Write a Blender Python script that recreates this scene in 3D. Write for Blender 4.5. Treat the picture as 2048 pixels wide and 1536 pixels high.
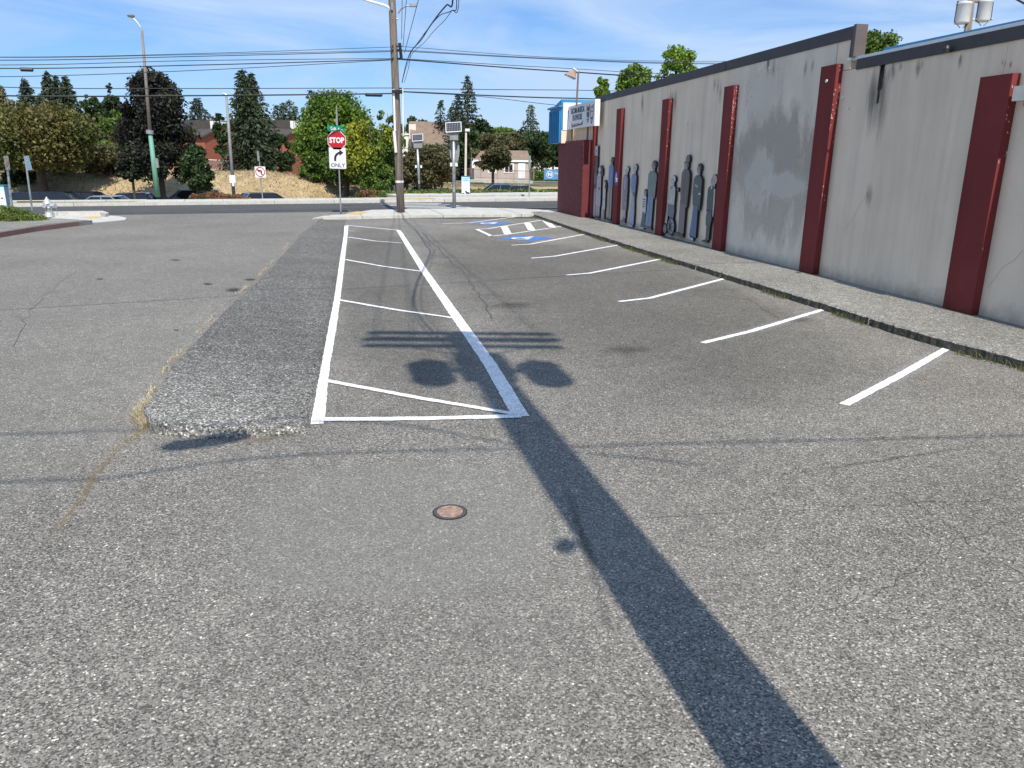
import bpy, bmesh, math, random
import numpy as np
from mathutils import Vector, Matrix
random.seed(7); rng = np.random.default_rng(7)
R = math.radians
for o in list(bpy.data.objects): bpy.data.objects.remove(o)
S = bpy.context.scene
COL = S.collection

# ------------------------------------------------------------------ camera
F, HZ, ROLL, EYE = 1540.0, 324.0, R(0.5), 2.15
PITCH = math.atan((768 - HZ) * math.cos(ROLL) / F)
cr, sr, cp, sp = math.cos(ROLL), math.sin(ROLL), math.cos(PITCH), math.sin(PITCH)
cam = bpy.data.cameras.new("camera"); co = bpy.data.objects.new("camera", cam); COL.objects.link(co)
cam.sensor_width = 36; cam.lens = F / 2048 * 36; cam.clip_start = .05; cam.clip_end = 2000
right = Vector((cr, sr * sp, sr * cp)); up = Vector((-sr, cr * sp, cr * cp)); back = Vector((0, -cp, sp))
M = Matrix((right, up, back)).transposed().to_4x4(); M.translation = (0, 0, EYE)
co.matrix_world = M; S.camera = co

# ------------------------------------------------------------------ sky and sun
SUN_EL, SUN_AZ = R(50), math.radians(180 - 13.0)
w = bpy.data.worlds.new("World"); S.world = w; w.use_nodes = True
nt = w.node_tree; nt.nodes.clear()
def N(nt, typ, **kw):
    n = nt.nodes.new(typ)
    for k, v in kw.items():
        if k.startswith('_'): n.inputs[int(k[1:])].default_value = v
        else: setattr(n, k, v)
    return n
sky = N(nt, 'ShaderNodeTexSky', sky_type='NISHITA', sun_disc=False, sun_elevation=SUN_EL, sun_rotation=SUN_AZ,
        altitude=100, air_density=1.0, dust_density=.1, ozone_density=3.0)
tc = N(nt, 'ShaderNodeTexCoord')
mp = N(nt, 'ShaderNodeMapping'); mp.inputs['Scale'].default_value = (1.1, 1.1, 6.5); mp.inputs['Rotation'].default_value = (R(8), R(14), R(30))
ns = N(nt, 'ShaderNodeTexNoise'); ns.inputs['Scale'].default_value = 2.1; ns.inputs['Detail'].default_value = 7; ns.inputs['Roughness'].default_value = .55; ns.inputs['Distortion'].default_value = .9
rp = N(nt, 'ShaderNodeValToRGB'); rp.color_ramp.elements[0].position = .36; rp.color_ramp.elements[1].position = .60
rp.color_ramp.elements[0].color = (0, 0, 0, 1); rp.color_ramp.elements[1].color = (.85, .85, .85, 1)
tint = N(nt, 'ShaderNodeMix', data_type='RGBA', blend_type='MULTIPLY'); tint.inputs[0].default_value = 1; tint.inputs[7].default_value = (.62, .82, 1.12, 1)
mx = N(nt, 'ShaderNodeMix', data_type='RGBA'); mx.inputs[7].default_value = (4.5, 5.9, 8.0, 1)
bg = N(nt, 'ShaderNodeBackground'); bg.inputs[1].default_value = .115
wo = N(nt, 'ShaderNodeOutputWorld')
L = nt.links.new
L(tc.outputs['Generated'], mp.inputs[0]); L(mp.outputs[0], ns.inputs[0]); L(ns.outputs[0], rp.inputs[0])
L(sky.outputs[0], tint.inputs[6]); az = N(nt, 'ShaderNodeMix', data_type='RGBA'); az.inputs[0].default_value = .25; az.inputs[7].default_value = (1.9, 3.75, 6.9, 1); L(tint.outputs[2], az.inputs[6]); L(az.outputs[2], mx.inputs[6]); L(rp.outputs[0], mx.inputs[0]); L(mx.outputs[2], bg.inputs[0]); L(bg.outputs[0], wo.inputs[0])
sl = bpy.data.lights.new("sun", 'SUN'); sl.energy = 5.0; sl.angle = R(.53); sl.color = (1, .94, .84)
so = bpy.data.objects.new("sun", sl); COL.objects.link(so)
sd = Vector((math.sin(SUN_AZ) * math.cos(SUN_EL), math.cos(SUN_AZ) * math.cos(SUN_EL), math.sin(SUN_EL)))
so.rotation_euler = sd.to_track_quat('Z', 'Y').to_euler(); so.location = (10, -30, 40)
S.view_settings.view_transform = 'Standard'; S.view_settings.look = 'None'
S.view_settings.exposure = 0.13; S.view_settings.gamma = 1; S.view_settings.use_curve_mapping = False
S.render.engine = 'CYCLES'

# ------------------------------------------------------------------ survey helpers: sight lines from the surveyed viewpoint
def ray(x, y):
    u, v = x - 1024, y - 768
    a, b = u * cr + v * sr, -u * sr + v * cr
    return Vector((a, F * cp - b * sp, -F * sp - b * cp))
EYEP = Vector((0, 0, EYE))
def G(x, y, z=0.0):
    d = ray(x, y); return EYEP + d * ((z - EYE) / d.z)
def P(x, y, Y):
    d = ray(x, y); return EYEP + d * (Y / d.y)
WA = Vector((6.418, 11.5, 0)); WD = Vector((-.18094, .98349, 0)); WN = Vector((-.98349, -.18094, 0))
def W(x, y, off=0.0):      # (distance along the theatre wall, height) of a point seen on the plane of the wall
    d = ray(x, y); t = (off - WN.dot(EYEP - WA)) / WN.dot(d); p = EYEP + d * t
    return (p - WA).dot(WD), p.z
def wp(s, z, off=0.0): return WA + WD * s + WN * off + Vector((0, 0, z))
KA = Vector((-21.4, 36.3, 0)); KU = Vector((.927, .375, 0)).normalized(); KN = Vector((-KU.y, KU.x, 0))
def kq(x, y): return (Vector((x, y, 0)) - KA).dot(KN)
def ks(x, y): return (Vector((x, y, 0)) - KA).dot(KU)
def kp(s, q, z=0.0): return KA + KU * s + KN * q + Vector((0, 0, z))
def sst(a, b, x):
    t = min(1, max(0, (x - a) / (b - a))); return t * t * (3 - 2 * t)
def terr(x, y):
    q = kq(x, y); s = ks(x, y)
    if q < 3: return -.02
    dip = -1.25 * sst(4.2, 7.5, q)
    rise = sst(15, 23, q)
    topz = 1.15 * (1 - sst(10, 24, s)) + .05
    z = -.02 + dip + rise * (topz + 1.25)
    if q > 15: z += .18 * math.sin(x * .6 + 1.3) * math.sin(q * .8) * rise * (1 - sst(24, 34, q))
    z += max(0, q - 60) * .012
    return z

# ------------------------------------------------------------------ materials
MATS = {}
def newmat(name):
    m = bpy.data.materials.new(name); m.use_nodes = True; MATS[name] = m
    return m, m.node_tree, m.node_tree.nodes['Principled BSDF']
def ramp(nt, stops, interp='LINEAR'):
    r = nt.nodes.new('ShaderNodeValToRGB'); e = r.color_ramp.elements; r.color_ramp.interpolation = interp
    while len(e) < len(stops): e.new(.5)
    for i, (p, c) in enumerate(stops):
        e[i].position = p; e[i].color = (c, c, c, 1) if isinstance(c, (int, float)) else (*c, 1)
    return r
def mix(nt, a, b, fac, mode='MIX'):
    m = nt.nodes.new('ShaderNodeMix'); m.data_type = 'RGBA'; m.blend_type = mode
    for i, v in ((0, fac), (6, a), (7, b)):
        if hasattr(v, 'is_linked'): nt.links.new(v, m.inputs[i])
        else: m.inputs[i].default_value = v if i == 0 else (*v, 1) if len(v) == 3 else v
    return m.outputs[2]
def noise(nt, scale, detail=4, rough=.55, stretch=None, dist=0):
    n = nt.nodes.new('ShaderNodeTexNoise'); n.inputs['Scale'].default_value = scale; n.inputs['Detail'].default_value = detail
    n.inputs['Roughness'].default_value = rough; n.inputs['Distortion'].default_value = dist
    c = nt.nodes.new('ShaderNodeTexCoord')
    g = nt.nodes.new('ShaderNodeNewGeometry')
    m = nt.nodes.new('ShaderNodeMapping'); m.inputs['Scale'].default_value = stretch or (1, 1, 1)
    nt.links.new(g.outputs['Position'], m.inputs[0]); nt.links.new(m.outputs[0], n.inputs[0])
    return n
def bump(nt, bs, h, strength=.3, dist=.01):
    b = nt.nodes.new('ShaderNodeBump'); b.inputs['Strength'].default_value = strength; b.inputs['Distance'].default_value = dist
    nt.links.new(h, b.inputs['Height']); nt.links.new(b.outputs[0], bs.inputs['Normal'])
def pm(name, col, col2=None, scale=3.0, rough=.7, bmp=0, metal=0, spec=None, detail=5, stretch=None, fine=0):
    m, nt, bs = newmat(name)
    bs.inputs['Roughness'].default_value = rough; bs.inputs['Metallic'].default_value = metal
    if spec is not None: bs.inputs['Specular IOR Level'].default_value = spec
    if col2 is None: col2 = tuple(c * .82 for c in col)
    n = noise(nt, scale, detail, .6, stretch)
    r = ramp(nt, [(.35, col2), (.65, col)]); nt.links.new(n.outputs[0], r.inputs[0])
    out = r.outputs[0]
    if fine:
        n2 = noise(nt, fine, 3); r2 = ramp(nt, [(.3, .72), (.7, 1.2)]); nt.links.new(n2.outputs[0], r2.inputs[0])
        out = mix(nt, out, r2.outputs[0], 1.0, 'MULTIPLY')
    nt.links.new(out, bs.inputs['Base Color'])
    if bmp: bump(nt, bs, n.outputs[0], bmp, .02)
    return m
def aggregate(name, base, dark, light, sc=95, lightfrac=.10, macro=(.85, 1.15), tint=(1, .99, .965), rough=.85, bmp=.5, mscale=.35):
    m, nt, bs = newmat(name)
    g = nt.nodes.new('ShaderNodeNewGeometry')
    v = nt.nodes.new('ShaderNodeTexVoronoi'); v.inputs['Scale'].default_value = sc; nt.links.new(g.outputs['Position'], v.inputs['Vector'])
    sep = nt.nodes.new('ShaderNodeSeparateColor'); nt.links.new(v.outputs['Color'], sep.inputs[0])
    r = ramp(nt, [(0, dark * .7), (.2, dark), (.5, base), (1 - lightfrac * 2.2, base * 1.2), (1 - lightfrac * .6, light * .8), (1, min(.8, light * 1.3))])
    nt.links.new(sep.outputs[0], r.inputs[0])
    v2 = nt.nodes.new('ShaderNodeTexVoronoi'); v2.inputs['Scale'].default_value = sc * 2.3; nt.links.new(g.outputs['Position'], v2.inputs['Vector'])
    sep2 = nt.nodes.new('ShaderNodeSeparateColor'); nt.links.new(v2.outputs['Color'], sep2.inputs[0])
    r2 = ramp(nt, [(0, .68), (1, 1.32)]); nt.links.new(sep2.outputs[1], r2.inputs[0])
    c = mix(nt, r.outputs[0], r2.outputs[0], 1.0, 'MULTIPLY')
    v3 = nt.nodes.new('ShaderNodeTexVoronoi'); v3.inputs['Scale'].default_value = sc * .42; nt.links.new(g.outputs['Position'], v3.inputs['Vector'])
    sep3 = nt.nodes.new('ShaderNodeSeparateColor'); nt.links.new(v3.outputs['Color'], sep3.inputs[0])
    r5 = ramp(nt, [(0, .45), (.05, .95), (.93, 1.0), (.96, 1.9), (1, 2.6)]); nt.links.new(sep3.outputs[2], r5.inputs[0])
    dd = ramp(nt, [(.30, 1.0), (.42, 0.0)]); nt.links.new(v3.outputs['Distance'], dd.inputs[0])
    c = mix(nt, c, mix(nt, c, r5.outputs[0], 1.0, 'MULTIPLY'), dd.outputs[0])
    n = noise(nt, mscale, 6, .6); rr = ramp(nt, [(.3, macro[0]), (.7, macro[1])]); nt.links.new(n.outputs[0], rr.inputs[0])
    c = mix(nt, c, rr.outputs[0], 1.0, 'MULTIPLY')
    n3 = noise(nt, 5.5, 5, .7); r3 = ramp(nt, [(.3, .84), (.7, 1.14)]); nt.links.new(n3.outputs[0], r3.inputs[0])
    c = mix(nt, c, r3.outputs[0], 1.0, 'MULTIPLY')
    c = mix(nt, c, tint, 1.0, 'MULTIPLY')
    nt.links.new(c, bs.inputs['Base Color']); bs.inputs['Roughness'].default_value = rough; bs.inputs['Specular IOR Level'].default_value = .25
    bump(nt, bs, sep.outputs[0], bmp, .003)
    return m
def decalmat(name, col, alpha, nscale=4, stretch=None, edge=.35, sharp=.25):
    m, nt, bs = newmat(name); bs.inputs['Roughness'].default_value = .9; bs.inputs['Specular IOR Level'].default_value = .15
    bs.inputs['Base Color'].default_value = (*col, 1)
    uv = nt.nodes.new('ShaderNodeUVMap'); sp_ = nt.nodes.new('ShaderNodeSeparateXYZ'); nt.links.new(uv.outputs[0], sp_.inputs[0])
    def tri(o):
        a = N(nt, 'ShaderNodeMath', operation='PINGPONG', _1=.5); nt.links.new(o, a.inputs[0])
        b = N(nt, 'ShaderNodeMath', operation='MULTIPLY', _1=2.0); nt.links.new(a.outputs[0], b.inputs[0]); return b.outputs[0]
    t = N(nt, 'ShaderNodeMath', operation='MULTIPLY'); nt.links.new(tri(sp_.outputs[0]), t.inputs[0]); nt.links.new(tri(sp_.outputs[1]), t.inputs[1])
    n = noise(nt, nscale, 6, .65, stretch)
    a = N(nt, 'ShaderNodeMath', operation='MULTIPLY_ADD', _1=.9); nt.links.new(t.outputs[0], a.inputs[0]); nt.links.new(n.outputs[0], a.inputs[2])
    s = N(nt, 'ShaderNodeMapRange', _1=.5 + edge, _2=.5 + edge + sharp, _3=0.0, _4=alpha); nt.links.new(a.outputs[0], s.inputs[0])
    e = N(nt, 'ShaderNodeMapRange', _1=0.0, _2=.12, _3=0.0, _4=1.0); nt.links.new(t.outputs[0], e.inputs[0])
    q = N(nt, 'ShaderNodeMath', operation='MULTIPLY'); nt.links.new(s.outputs[0], q.inputs[0]); nt.links.new(e.outputs[0], q.inputs[1])
    nt.links.new(q.outputs[0], bs.inputs['Alpha'])
    return m
def leafmat(name, c1, c2, c3=None, cs=.35, trans=.3):
    m, nt, bs = newmat(name); bs.inputs['Roughness'].default_value = .55; bs.inputs['Specular IOR Level'].default_value = .3
    g = nt.nodes.new('ShaderNodeNewGeometry')
    n = noise(nt, cs, 3); r = ramp(nt, [(.38, c2), (.62, c1)]); nt.links.new(n.outputs[0], r.inputs[0])
    r2 = ramp(nt, [(0, .55), (.6, 1.0), (1, 1.5)]); nt.links.new(g.outputs['Random Per Island'], r2.inputs[0])
    out = mix(nt, r.outputs[0], r2.outputs[0], 1.0, 'MULTIPLY')
    if c3:
        n2 = noise(nt, cs * .5, 2); rr = ramp(nt, [(.48, 0.0), (.6, 1.0)]); nt.links.new(n2.outputs[0], rr.inputs[0])
        c3m = mix(nt, c3, r2.outputs[0], 1.0, 'MULTIPLY'); out = mix(nt, out, c3m, rr.outputs[0])
    nt.links.new(out, bs.inputs['Base Color'])
    tr = nt.nodes.new('ShaderNodeBsdfTranslucent'); nt.links.new(out, tr.inputs[0])
    ms = nt.nodes.new('ShaderNodeMixShader'); ms.inputs[0].default_value = trans
    mo = nt.nodes['Material Output']; nt.links.new(bs.outputs[0], ms.inputs[1]); nt.links.new(tr.outputs[0], ms.inputs[2]); nt.links.new(ms.outputs[0], mo.inputs[0])
    return m
mt = MATS
aggregate('lot_asphalt', .200, .095, .44, 120, .08, (.80, 1.14), tint=(1.05, .985, .87))
aggregate('old_asphalt', .190, .12, .40, 120, .06, (.84, 1.12), tint=(1.05, .985, .87))
aggregate('new_asphalt', .085, .06, .13, 60, .03, (.9, 1.1), tint=(1, .98, .95))
aggregate('road_paint', .86, .62, .92, 130, .05, (.95, 1.03), tint=(1, 1, 1), rough=.7)
aggregate('seal_asphalt', .07, .045, .12, 60, .04, (.8, 1.2))
aggregate('median_concrete', .142, .065, .38, 75, .11, (.80, 1.15), tint=(1.02, .98, .89), bmp=.8, mscale=.5)
aggregate('walk_concrete', .26, .15, .42, 75, .10, (.75, 1.15), tint=(1, .96, .86))
_m = MATS['median_concrete']; _nt = _m.node_tree; _bs = _nt.nodes['Principled BSDF']; _src = _bs.inputs['Base Color'].links[0].from_socket
_g = _nt.nodes.new('ShaderNodeNewGeometry'); _d = N(_nt, 'ShaderNodeVectorMath', operation='DISTANCE'); _d.inputs[1].default_value = (-2.45, 5.9, .1); _nt.links.new(_g.outputs['Position'], _d.inputs[0])
_n = noise(_nt, 2.2, 6, .7); _a = N(_nt, 'ShaderNodeMath', operation='MULTIPLY_ADD', _1=-1.6); _nt.links.new(_n.outputs[0], _a.inputs[0]); _nt.links.new(_d.outputs['Value'], _a.inputs[2])
_r = N(_nt, 'ShaderNodeMapRange', _1=-.7, _2=1.3, _3=1.45, _4=.95); _nt.links.new(_a.outputs[0], _r.inputs[0])
_o = mix(_nt, _src, _r.outputs[0], 1.0, 'MULTIPLY'); _nt.links.new(_o, _bs.inputs['Base Color'])
pm('kerb_face_shade', (.09, .085, .065), (.03, .03, .022), 22, .95, .8, fine=90)  # dark colour paints in the shade on the walkway's outer side
pm('concrete', (.58, .56, .51), (.46, .45, .41), 2.5, .85, .1, fine=30)
pm('red_kerb', (.23, .11, .105), (.16, .11, .10), 6, .8, .1, fine=40)
pm('yellow_pad', (.62, .42, .12), (.55, .40, .17), 5, .8)
pm('old_paint', (.62, .62, .60), (.42, .42, .40), 4, .75)
pm('blue_paint', (.045, .16, .50), (.07, .2, .5), 5, .7, fine=120)
pm('dry_ground', (.46, .35, .20), (.32, .24, .13), .7, .95, .5, fine=7)
pm('lawn', (.09, .12, .035), (.15, .13, .06), .6, .95, .3, fine=9)
pm('gravel', (.30, .26, .22), (.17, .15, .13), 1.5, .95, .4, fine=12)
# stucco with faint streaks
def stucco(name, c, c2, streak=.85, rough=.8):
    m, nt, bs = newmat(name); bs.inputs['Roughness'].default_value = rough; bs.inputs['Specular IOR Level'].default_value = .3
    n = noise(nt, .9, 5, .6); r = ramp(nt, [(.35, c2), (.65, c)]); nt.links.new(n.outputs[0], r.inputs[0])
    s = noise(nt, 2.2, 5, .6, (1.2, 1.2, .09)); rs = ramp(nt, [(.32, streak), (.55, 1.0)]); nt.links.new(s.outputs[0], rs.inputs[0])
    o = mix(nt, r.outputs[0], rs.outputs[0], 1.0, 'MULTIPLY')
    # grime close to the foot of the wall
    g = nt.nodes.new('ShaderNodeNewGeometry'); sx = nt.nodes.new('ShaderNodeSeparateXYZ'); nt.links.new(g.outputs['Position'], sx.inputs[0])
    n4 = noise(nt, 3, 6, .7); ad = N(nt, 'ShaderNodeMath', operation='MULTIPLY_ADD', _1=-.55); nt.links.new(n4.outputs[0], ad.inputs[0]); nt.links.new(sx.outputs[2], ad.inputs[2])
    mr = N(nt, 'ShaderNodeMapRange', _1=-.15, _2=.1, _3=.62, _4=1.0); nt.links.new(ad.outputs[0], mr.inputs[0])
    o = mix(nt, o, mr.outputs[0], 1.0, 'MULTIPLY')
    nt.links.new(o, bs.inputs['Base Color'])
    nb = noise(nt, 45, 5, .7); bump(nt, bs, nb.outputs[0], .35, .01)
    return m
stucco('stucco', (.80, .67, .52), (.74, .615, .475))
stucco('stucco_patched', (.74, .66, .55), (.68, .60, .50), .88)
stucco('red_paint', (.20, .034, .032), (.165, .027, .026), .78, .85)
pm('chip_pale', (.55, .45, .42), (.40, .27, .25), 40, .8)
pm('brick_red', (.15, .020, .024), (.12, .016, .02), 3, .7, .2)
pm('coping_dark', (.050, .043, .044), (.036, .032, .034), 3, .55)
pm('coping_brown', (.11, .085, .08), None, 3, .6)
pm('roof_membrane', (.5, .5, .49), None, 1, .8)
pm('white_metal', (.82, .82, .80), (.72, .72, .70), 6, .45)
pm('blue_metal', (.035, .24, .46), (.03, .20, .40), 2, .4)
pm('sign_white', (.74, .75, .76), (.68, .69, .71), 4, .5)
pm('sign_dark', (.06, .06, .10), None, 5, .6)
pm('sign_brown', (.11, .085, .06), None, 5, .6)
pm('ribbon_red', (.22, .05, .07), None, 5, .6)
pm('stop_red', (.44, .010, .022), (.40, .01, .02), 4, .4)
pm('street_green', (.0, .27, .13), None, 4, .4)
pm('black', (.012, .012, .013), None, 4, .5)
pm('cable', (.018, .018, .02), None, 4, .6)
pm('galv', (.42, .44, .45), (.33, .35, .36), 8, .42, metal=.6)
pm('grey_pole', (.26, .27, .27), (.19, .20, .2), 3, .6)
pm('brown_pole', (.24, .20, .17), (.18, .16, .14), 3, .6)
pm('green_pole', (.16, .36, .27), (.13, .31, .24), 2, .6)
pm('wood_pole', (.26, .215, .175), (.12, .098, .082), 7, .9, .6, stretch=(4, 4, .22), fine=40)
pm('bark', (.11, .085, .065), (.05, .04, .03), 6, .95, .5, stretch=(3, 3, .5))
pm('transformer', (.58, .60, .61), (.5, .52, .53), 3, .45)
pm('hydrant', (.66, .68, .70), (.5, .5, .5), 12, .38, metal=.45)
pm('rust', (.52, .35, .25), (.24, .17, .15), 38, .7, .4, metal=.3)
pm('iron', (.16, .14, .14), (.10, .09, .09), 30, .6, .4, metal=.5)
pm('dark_void', (.02, .017, .014), None, 5, .9)
pm('solar_cell', (.012, .015, .035), None, 5, .2)
pm('house_beige', (.50, .43, .37), None, 2, .8)
pm('house_brick', (.32, .10, .06), (.24, .08, .05), 4, .85, .1)
pm('house_white', (.78, .78, .76), None, 2, .7)
pm('shingle', (.25, .18, .135), (.19, .14, .11), 2, .9, fine=12)
pm('roof_dark', (.075, .065, .062), (.055, .05, .048), 2, .85, fine=10)
pm('panel_cream', (.78, .72, .60), None, 3, .6)
pm('rail_rust', (.25, .15, .12), None, 3, .7)
pm('banner_blue', (.10, .28, .52), None, 3, .6)
pm('lamp_brown', (.22, .13, .10), None, 3, .5)
pm('glass', (.015, .018, .022), None, 3, .06, spec=.6)
pm('tyre', (.018, .018, .018), None, 5, .9)
pm('rim', (.4, .4, .4), None, 5, .3, metal=.7)
pm('lens_red', (.4, .01, .01), None, 5, .2)
pm('lens_white', (.8, .8, .78), None, 5, .15)
for nm, c in dict(car_navy=(.012, .016, .035), car_black=(.012, .012, .014), car_silver=(.20, .25, .30), car_grey=(.12, .125, .13),
                  car_blue=(.03, .07, .13), car_slate=(.13, .16, .20)).items():
    m = pm(nm, c, None, 3, .25, spec=.6); m.node_tree.nodes['Principled BSDF'].inputs['Coat Weight'].default_value = .6
leafmat('leaf_green', (0.131, 0.217, 0.038), (0.070, 0.131, 0.028))
leafmat('leaf_bright', (0.181, 0.281, 0.036), (0.100, 0.181, 0.033), None)
leafmat('leaf_yellow', (0.440, 0.429, 0.039), (0.286, 0.330, 0.039), (0.132, 0.198, 0.033))
leafmat('leaf_olive', (.20, .155, .055), (.12, .125, .035), (.075, .13, .032), .20)
leafmat('leaf_brown', (0.160, 0.147, 0.066), (0.094, 0.098, 0.047))
leafmat('leaf_purple', (.030, .029, .024), (.017, .018, .015), (.036, .048, .024), .5, .15)
leafmat('leaf_dark', (0.053, 0.092, 0.030), (0.033, 0.060, 0.022))
leafmat('needle', (.055, .078, .034), (.030, .045, .024), None, .4, .12)
leafmat('needle_blue', (.045, .068, .046), (.028, .042, .030), None, .4, .12)
leafmat('needle_light', (0.070, 0.105, 0.040), (0.045, 0.070, 0.028), None, .4, .15)
leafmat('juniper', (0.156, 0.208, 0.046), (0.078, 0.117, 0.029), None, 1.6, .2)
leafmat('weed', (0.090, 0.130, 0.030), (0.140, 0.140, 0.050), None, 3, .3)
leafmat('straw', (.60, .52, .37), (.46, .39, .27), None, 3, .15)
leafmat('straw_dark', (.48, .38, .235), (.36, .28, .165), None, .5, .3)
leafmat('broom', (0.150, 0.150, 0.060), (0.110, 0.100, 0.050), None, .8, .2)
leafmat('petal', (0.750, 0.600, 0.030), (0.700, 0.500, 0.030), None, 3, .3)
leafmat('rose', (0.300, 0.100, 0.100), (0.250, 0.160, 0.060), (0.050, 0.090, 0.020), 2.5, .3)
decalmat('stain_dark', (.15, .13, .11), .32, 3, (9, 9, .22), .16, .6)
decalmat('stain_patch_dark', (.59, .53, .45), .5, 1.3, (2, 2, .7), .10, .22)
decalmat('stain_patch_light', (.80, .74, .65), .6, 1.5, (2.6, 2.6, .45), .14, .22)
decalmat('tyre_mark', (.05, .05, .052), .30, 2.5, None, .05, .6)
decalmat('dirt', (.24, .19, .135), .6, 16, None, .25, .5)
decalmat('worn_light', (.40, .39, .36), .45, 3, None, .1, .6)
decalmat('overspray', (.75, .76, .78), .22, 30, None, .0, 1.0)
decalmat('dark_wear', (.085, .08, .072), .22, 1.6, None, -.35, .6)
decalmat('light_wear', (.34, .33, .30), .16, 1.2, None, -.2, .7)
decalmat('light_patch', (.36, .35, .32), .20, 2.5, None, -.38, .12)
decalmat('oil', (.03, .03, .03), .55, 4, None, .1, .4)

# ------------------------------------------------------------------ mesh helpers
class MB:
    def __init__(s): s.v = []; s.f = []; s.m = []; s.uv = None
    def add(s, vs, fs, mi=0):
        b = len(s.v); s.v += [tuple(v) for v in vs]; s.f += [tuple(b + i for i in f) for f in fs]; s.m += [mi] * len(fs); return s
    def box(s, a, b, mi=0, mat=None):
        x0, y0, z0 = a; x1, y1, z1 = b
        vs = [Vector(p) for p in ((x0,y0,z0),(x1,y0,z0),(x1,y1,z0),(x0,y1,z0),(x0,y0,z1),(x1,y0,z1),(x1,y1,z1),(x0,y1,z1))]
        if mat: vs = [mat @ v for v in vs]
        return s.add(vs, ((3,2,1,0),(4,5,6,7),(0,1,5,4),(1,2,6,5),(2,3,7,6),(3,0,4,7)), mi)
    def prism(s, poly, fn, d0, d1, mi=0):   # poly of (a,b); fn(a,b,d) -> point
        n = len(poly); vs = [fn(a, b, d0) for a, b in poly] + [fn(a, b, d1) for a, b in poly]
        fs = [tuple(range(n))[::-1], tuple(range(n, 2 * n))] + [(i, (i + 1) % n, n + (i + 1) % n, n + i) for i in range(n)]
        return s.add(vs, fs, mi)
    def cyl(s, p0, p1, r0, r1=None, n=12, mi=0):
        p0, p1 = Vector(p0), Vector(p1); r1 = r0 if r1 is None else r1
        d = (p1 - p0).normalized(); a = d.cross(Vector((0, 0, 1)) if abs(d.z) < .9 else Vector((1, 0, 0))).normalized(); b = d.cross(a)
        vs = []
        for p, r in ((p0, r0), (p1, r1)):
            vs += [p + (a * math.cos(2 * math.pi * i / n) + b * math.sin(2 * math.pi * i / n)) * r for i in range(n)]
        fs = [(i, (i + 1) % n, n + (i + 1) % n, n + i) for i in range(n)] + [tuple(range(n))[::-1], tuple(range(n, 2 * n))]
        return s.add(vs, fs, mi)
    def tube(s, pts, r, n=6, mi=0):
        pts = [Vector(p) for p in pts]; vs = []; rs = r if isinstance(r, (list, tuple)) else [r] * len(pts)
        for i, p in enumerate(pts):
            d = (pts[min(i + 1, len(pts) - 1)] - pts[max(i - 1, 0)]).normalized()
            a = d.cross(Vector((0, 0, 1)) if abs(d.z) < .9 else Vector((1, 0, 0))).normalized(); b = d.cross(a)
            vs += [p + (a * math.cos(2 * math.pi * k / n) + b * math.sin(2 * math.pi * k / n)) * rs[i] for k in range(n)]
        fs = [(i * n + k, i * n + (k + 1) % n, (i + 1) * n + (k + 1) % n, (i + 1) * n + k) for i in range(len(pts) - 1) for k in range(n)]
        fs += [tuple(range(n))[::-1], tuple(range((len(pts) - 1) * n, len(pts) * n))]
        return s.add(vs, fs, mi)
    def lathe(s, prof, o, n=20, mi=0, ax=None):
        ax = ax or Matrix.Identity(3); o = Vector(o); vs = []
        for r, z in prof: vs += [o + ax @ Vector((r * math.cos(2 * math.pi * i / n), r * math.sin(2 * math.pi * i / n), z)) for i in range(n)]
        fs = [(j * n + i, j * n + (i + 1) % n, (j + 1) * n + (i + 1) % n, (j + 1) * n + i) for j in range(len(prof) - 1) for i in range(n)]
        fs += [tuple(range(n))[::-1], tuple(range((len(prof) - 1) * n, len(prof) * n))]
        return s.add(vs, fs, mi)
    def build(s, name, mats, parent=None, smooth=False, uv=None):
        me = bpy.data.meshes.new(name); me.from_pydata(s.v, [], s.f)
        mats = mats if isinstance(mats, (list, tuple)) else [mats]
        for m in mats: me.materials.append(MATS[m] if isinstance(m, str) else m)
        if len(mats) > 1: me.polygons.foreach_set('material_index', s.m)
        if smooth: me.polygons.foreach_set('use_smooth', [True] * len(me.polygons))
        if uv:
            l = me.uv_layers.new(name='UVMap'); l.data.foreach_set('uv', [c for fc in s.f for i in fc for c in uv[i]])
        me.update()
        return link(name, me, parent)
def link(name, me, parent=None):
    o = bpy.data.objects.new(name, me); COL.objects.link(o)
    if parent:
        o.parent = parent
        if parent.type == 'EMPTY' or parent.matrix_basis != Matrix.Identity(4):
            o.matrix_parent_inverse = world(parent).inverted()
    return o
def world(o):
    return (world(o.parent) @ o.matrix_parent_inverse @ o.matrix_basis) if o.parent else o.matrix_basis.copy()
def tag(o, label=None, cat=None, group=None, kind=None):
    for k, v in (('label', label), ('category', cat), ('group', group), ('kind', kind)):
        if v: o[k] = v
    return o
def thing(name, loc, label, cat, group=None, rz=0):
    o = bpy.data.objects.new(name, None); COL.objects.link(o); o.location = loc; o.rotation_euler = (0, 0, rz); o.empty_display_size = .2
    return tag(o, label, cat, group)
def poly_area_ccw(ps):
    return sum(ps[i][0] * ps[(i + 1) % len(ps)][1] - ps[(i + 1) % len(ps)][0] * ps[i][1] for i in range(len(ps))) > 0
def slab(name, pts, z0, z1, m, parent=None, kind=None):
    pts = [(p[0], p[1]) for p in pts]
    if not poly_area_ccw(pts): pts = pts[::-1]
    o = MB().prism(pts, lambda a, b, d: (a, b, d), z0, z1).build(name, m, parent)
    if kind: o['kind'] = kind
    return o
def sheet(name, pts, z, m, parent=None, kind=None):
    pts = [(p[0], p[1]) for p in pts]
    if not poly_area_ccw(pts): pts = pts[::-1]
    o = MB().add([(a, b, z) for a, b in pts], [tuple(range(len(pts)))]).build(name, m, parent)
    if kind: o['kind'] = kind
    return o
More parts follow.
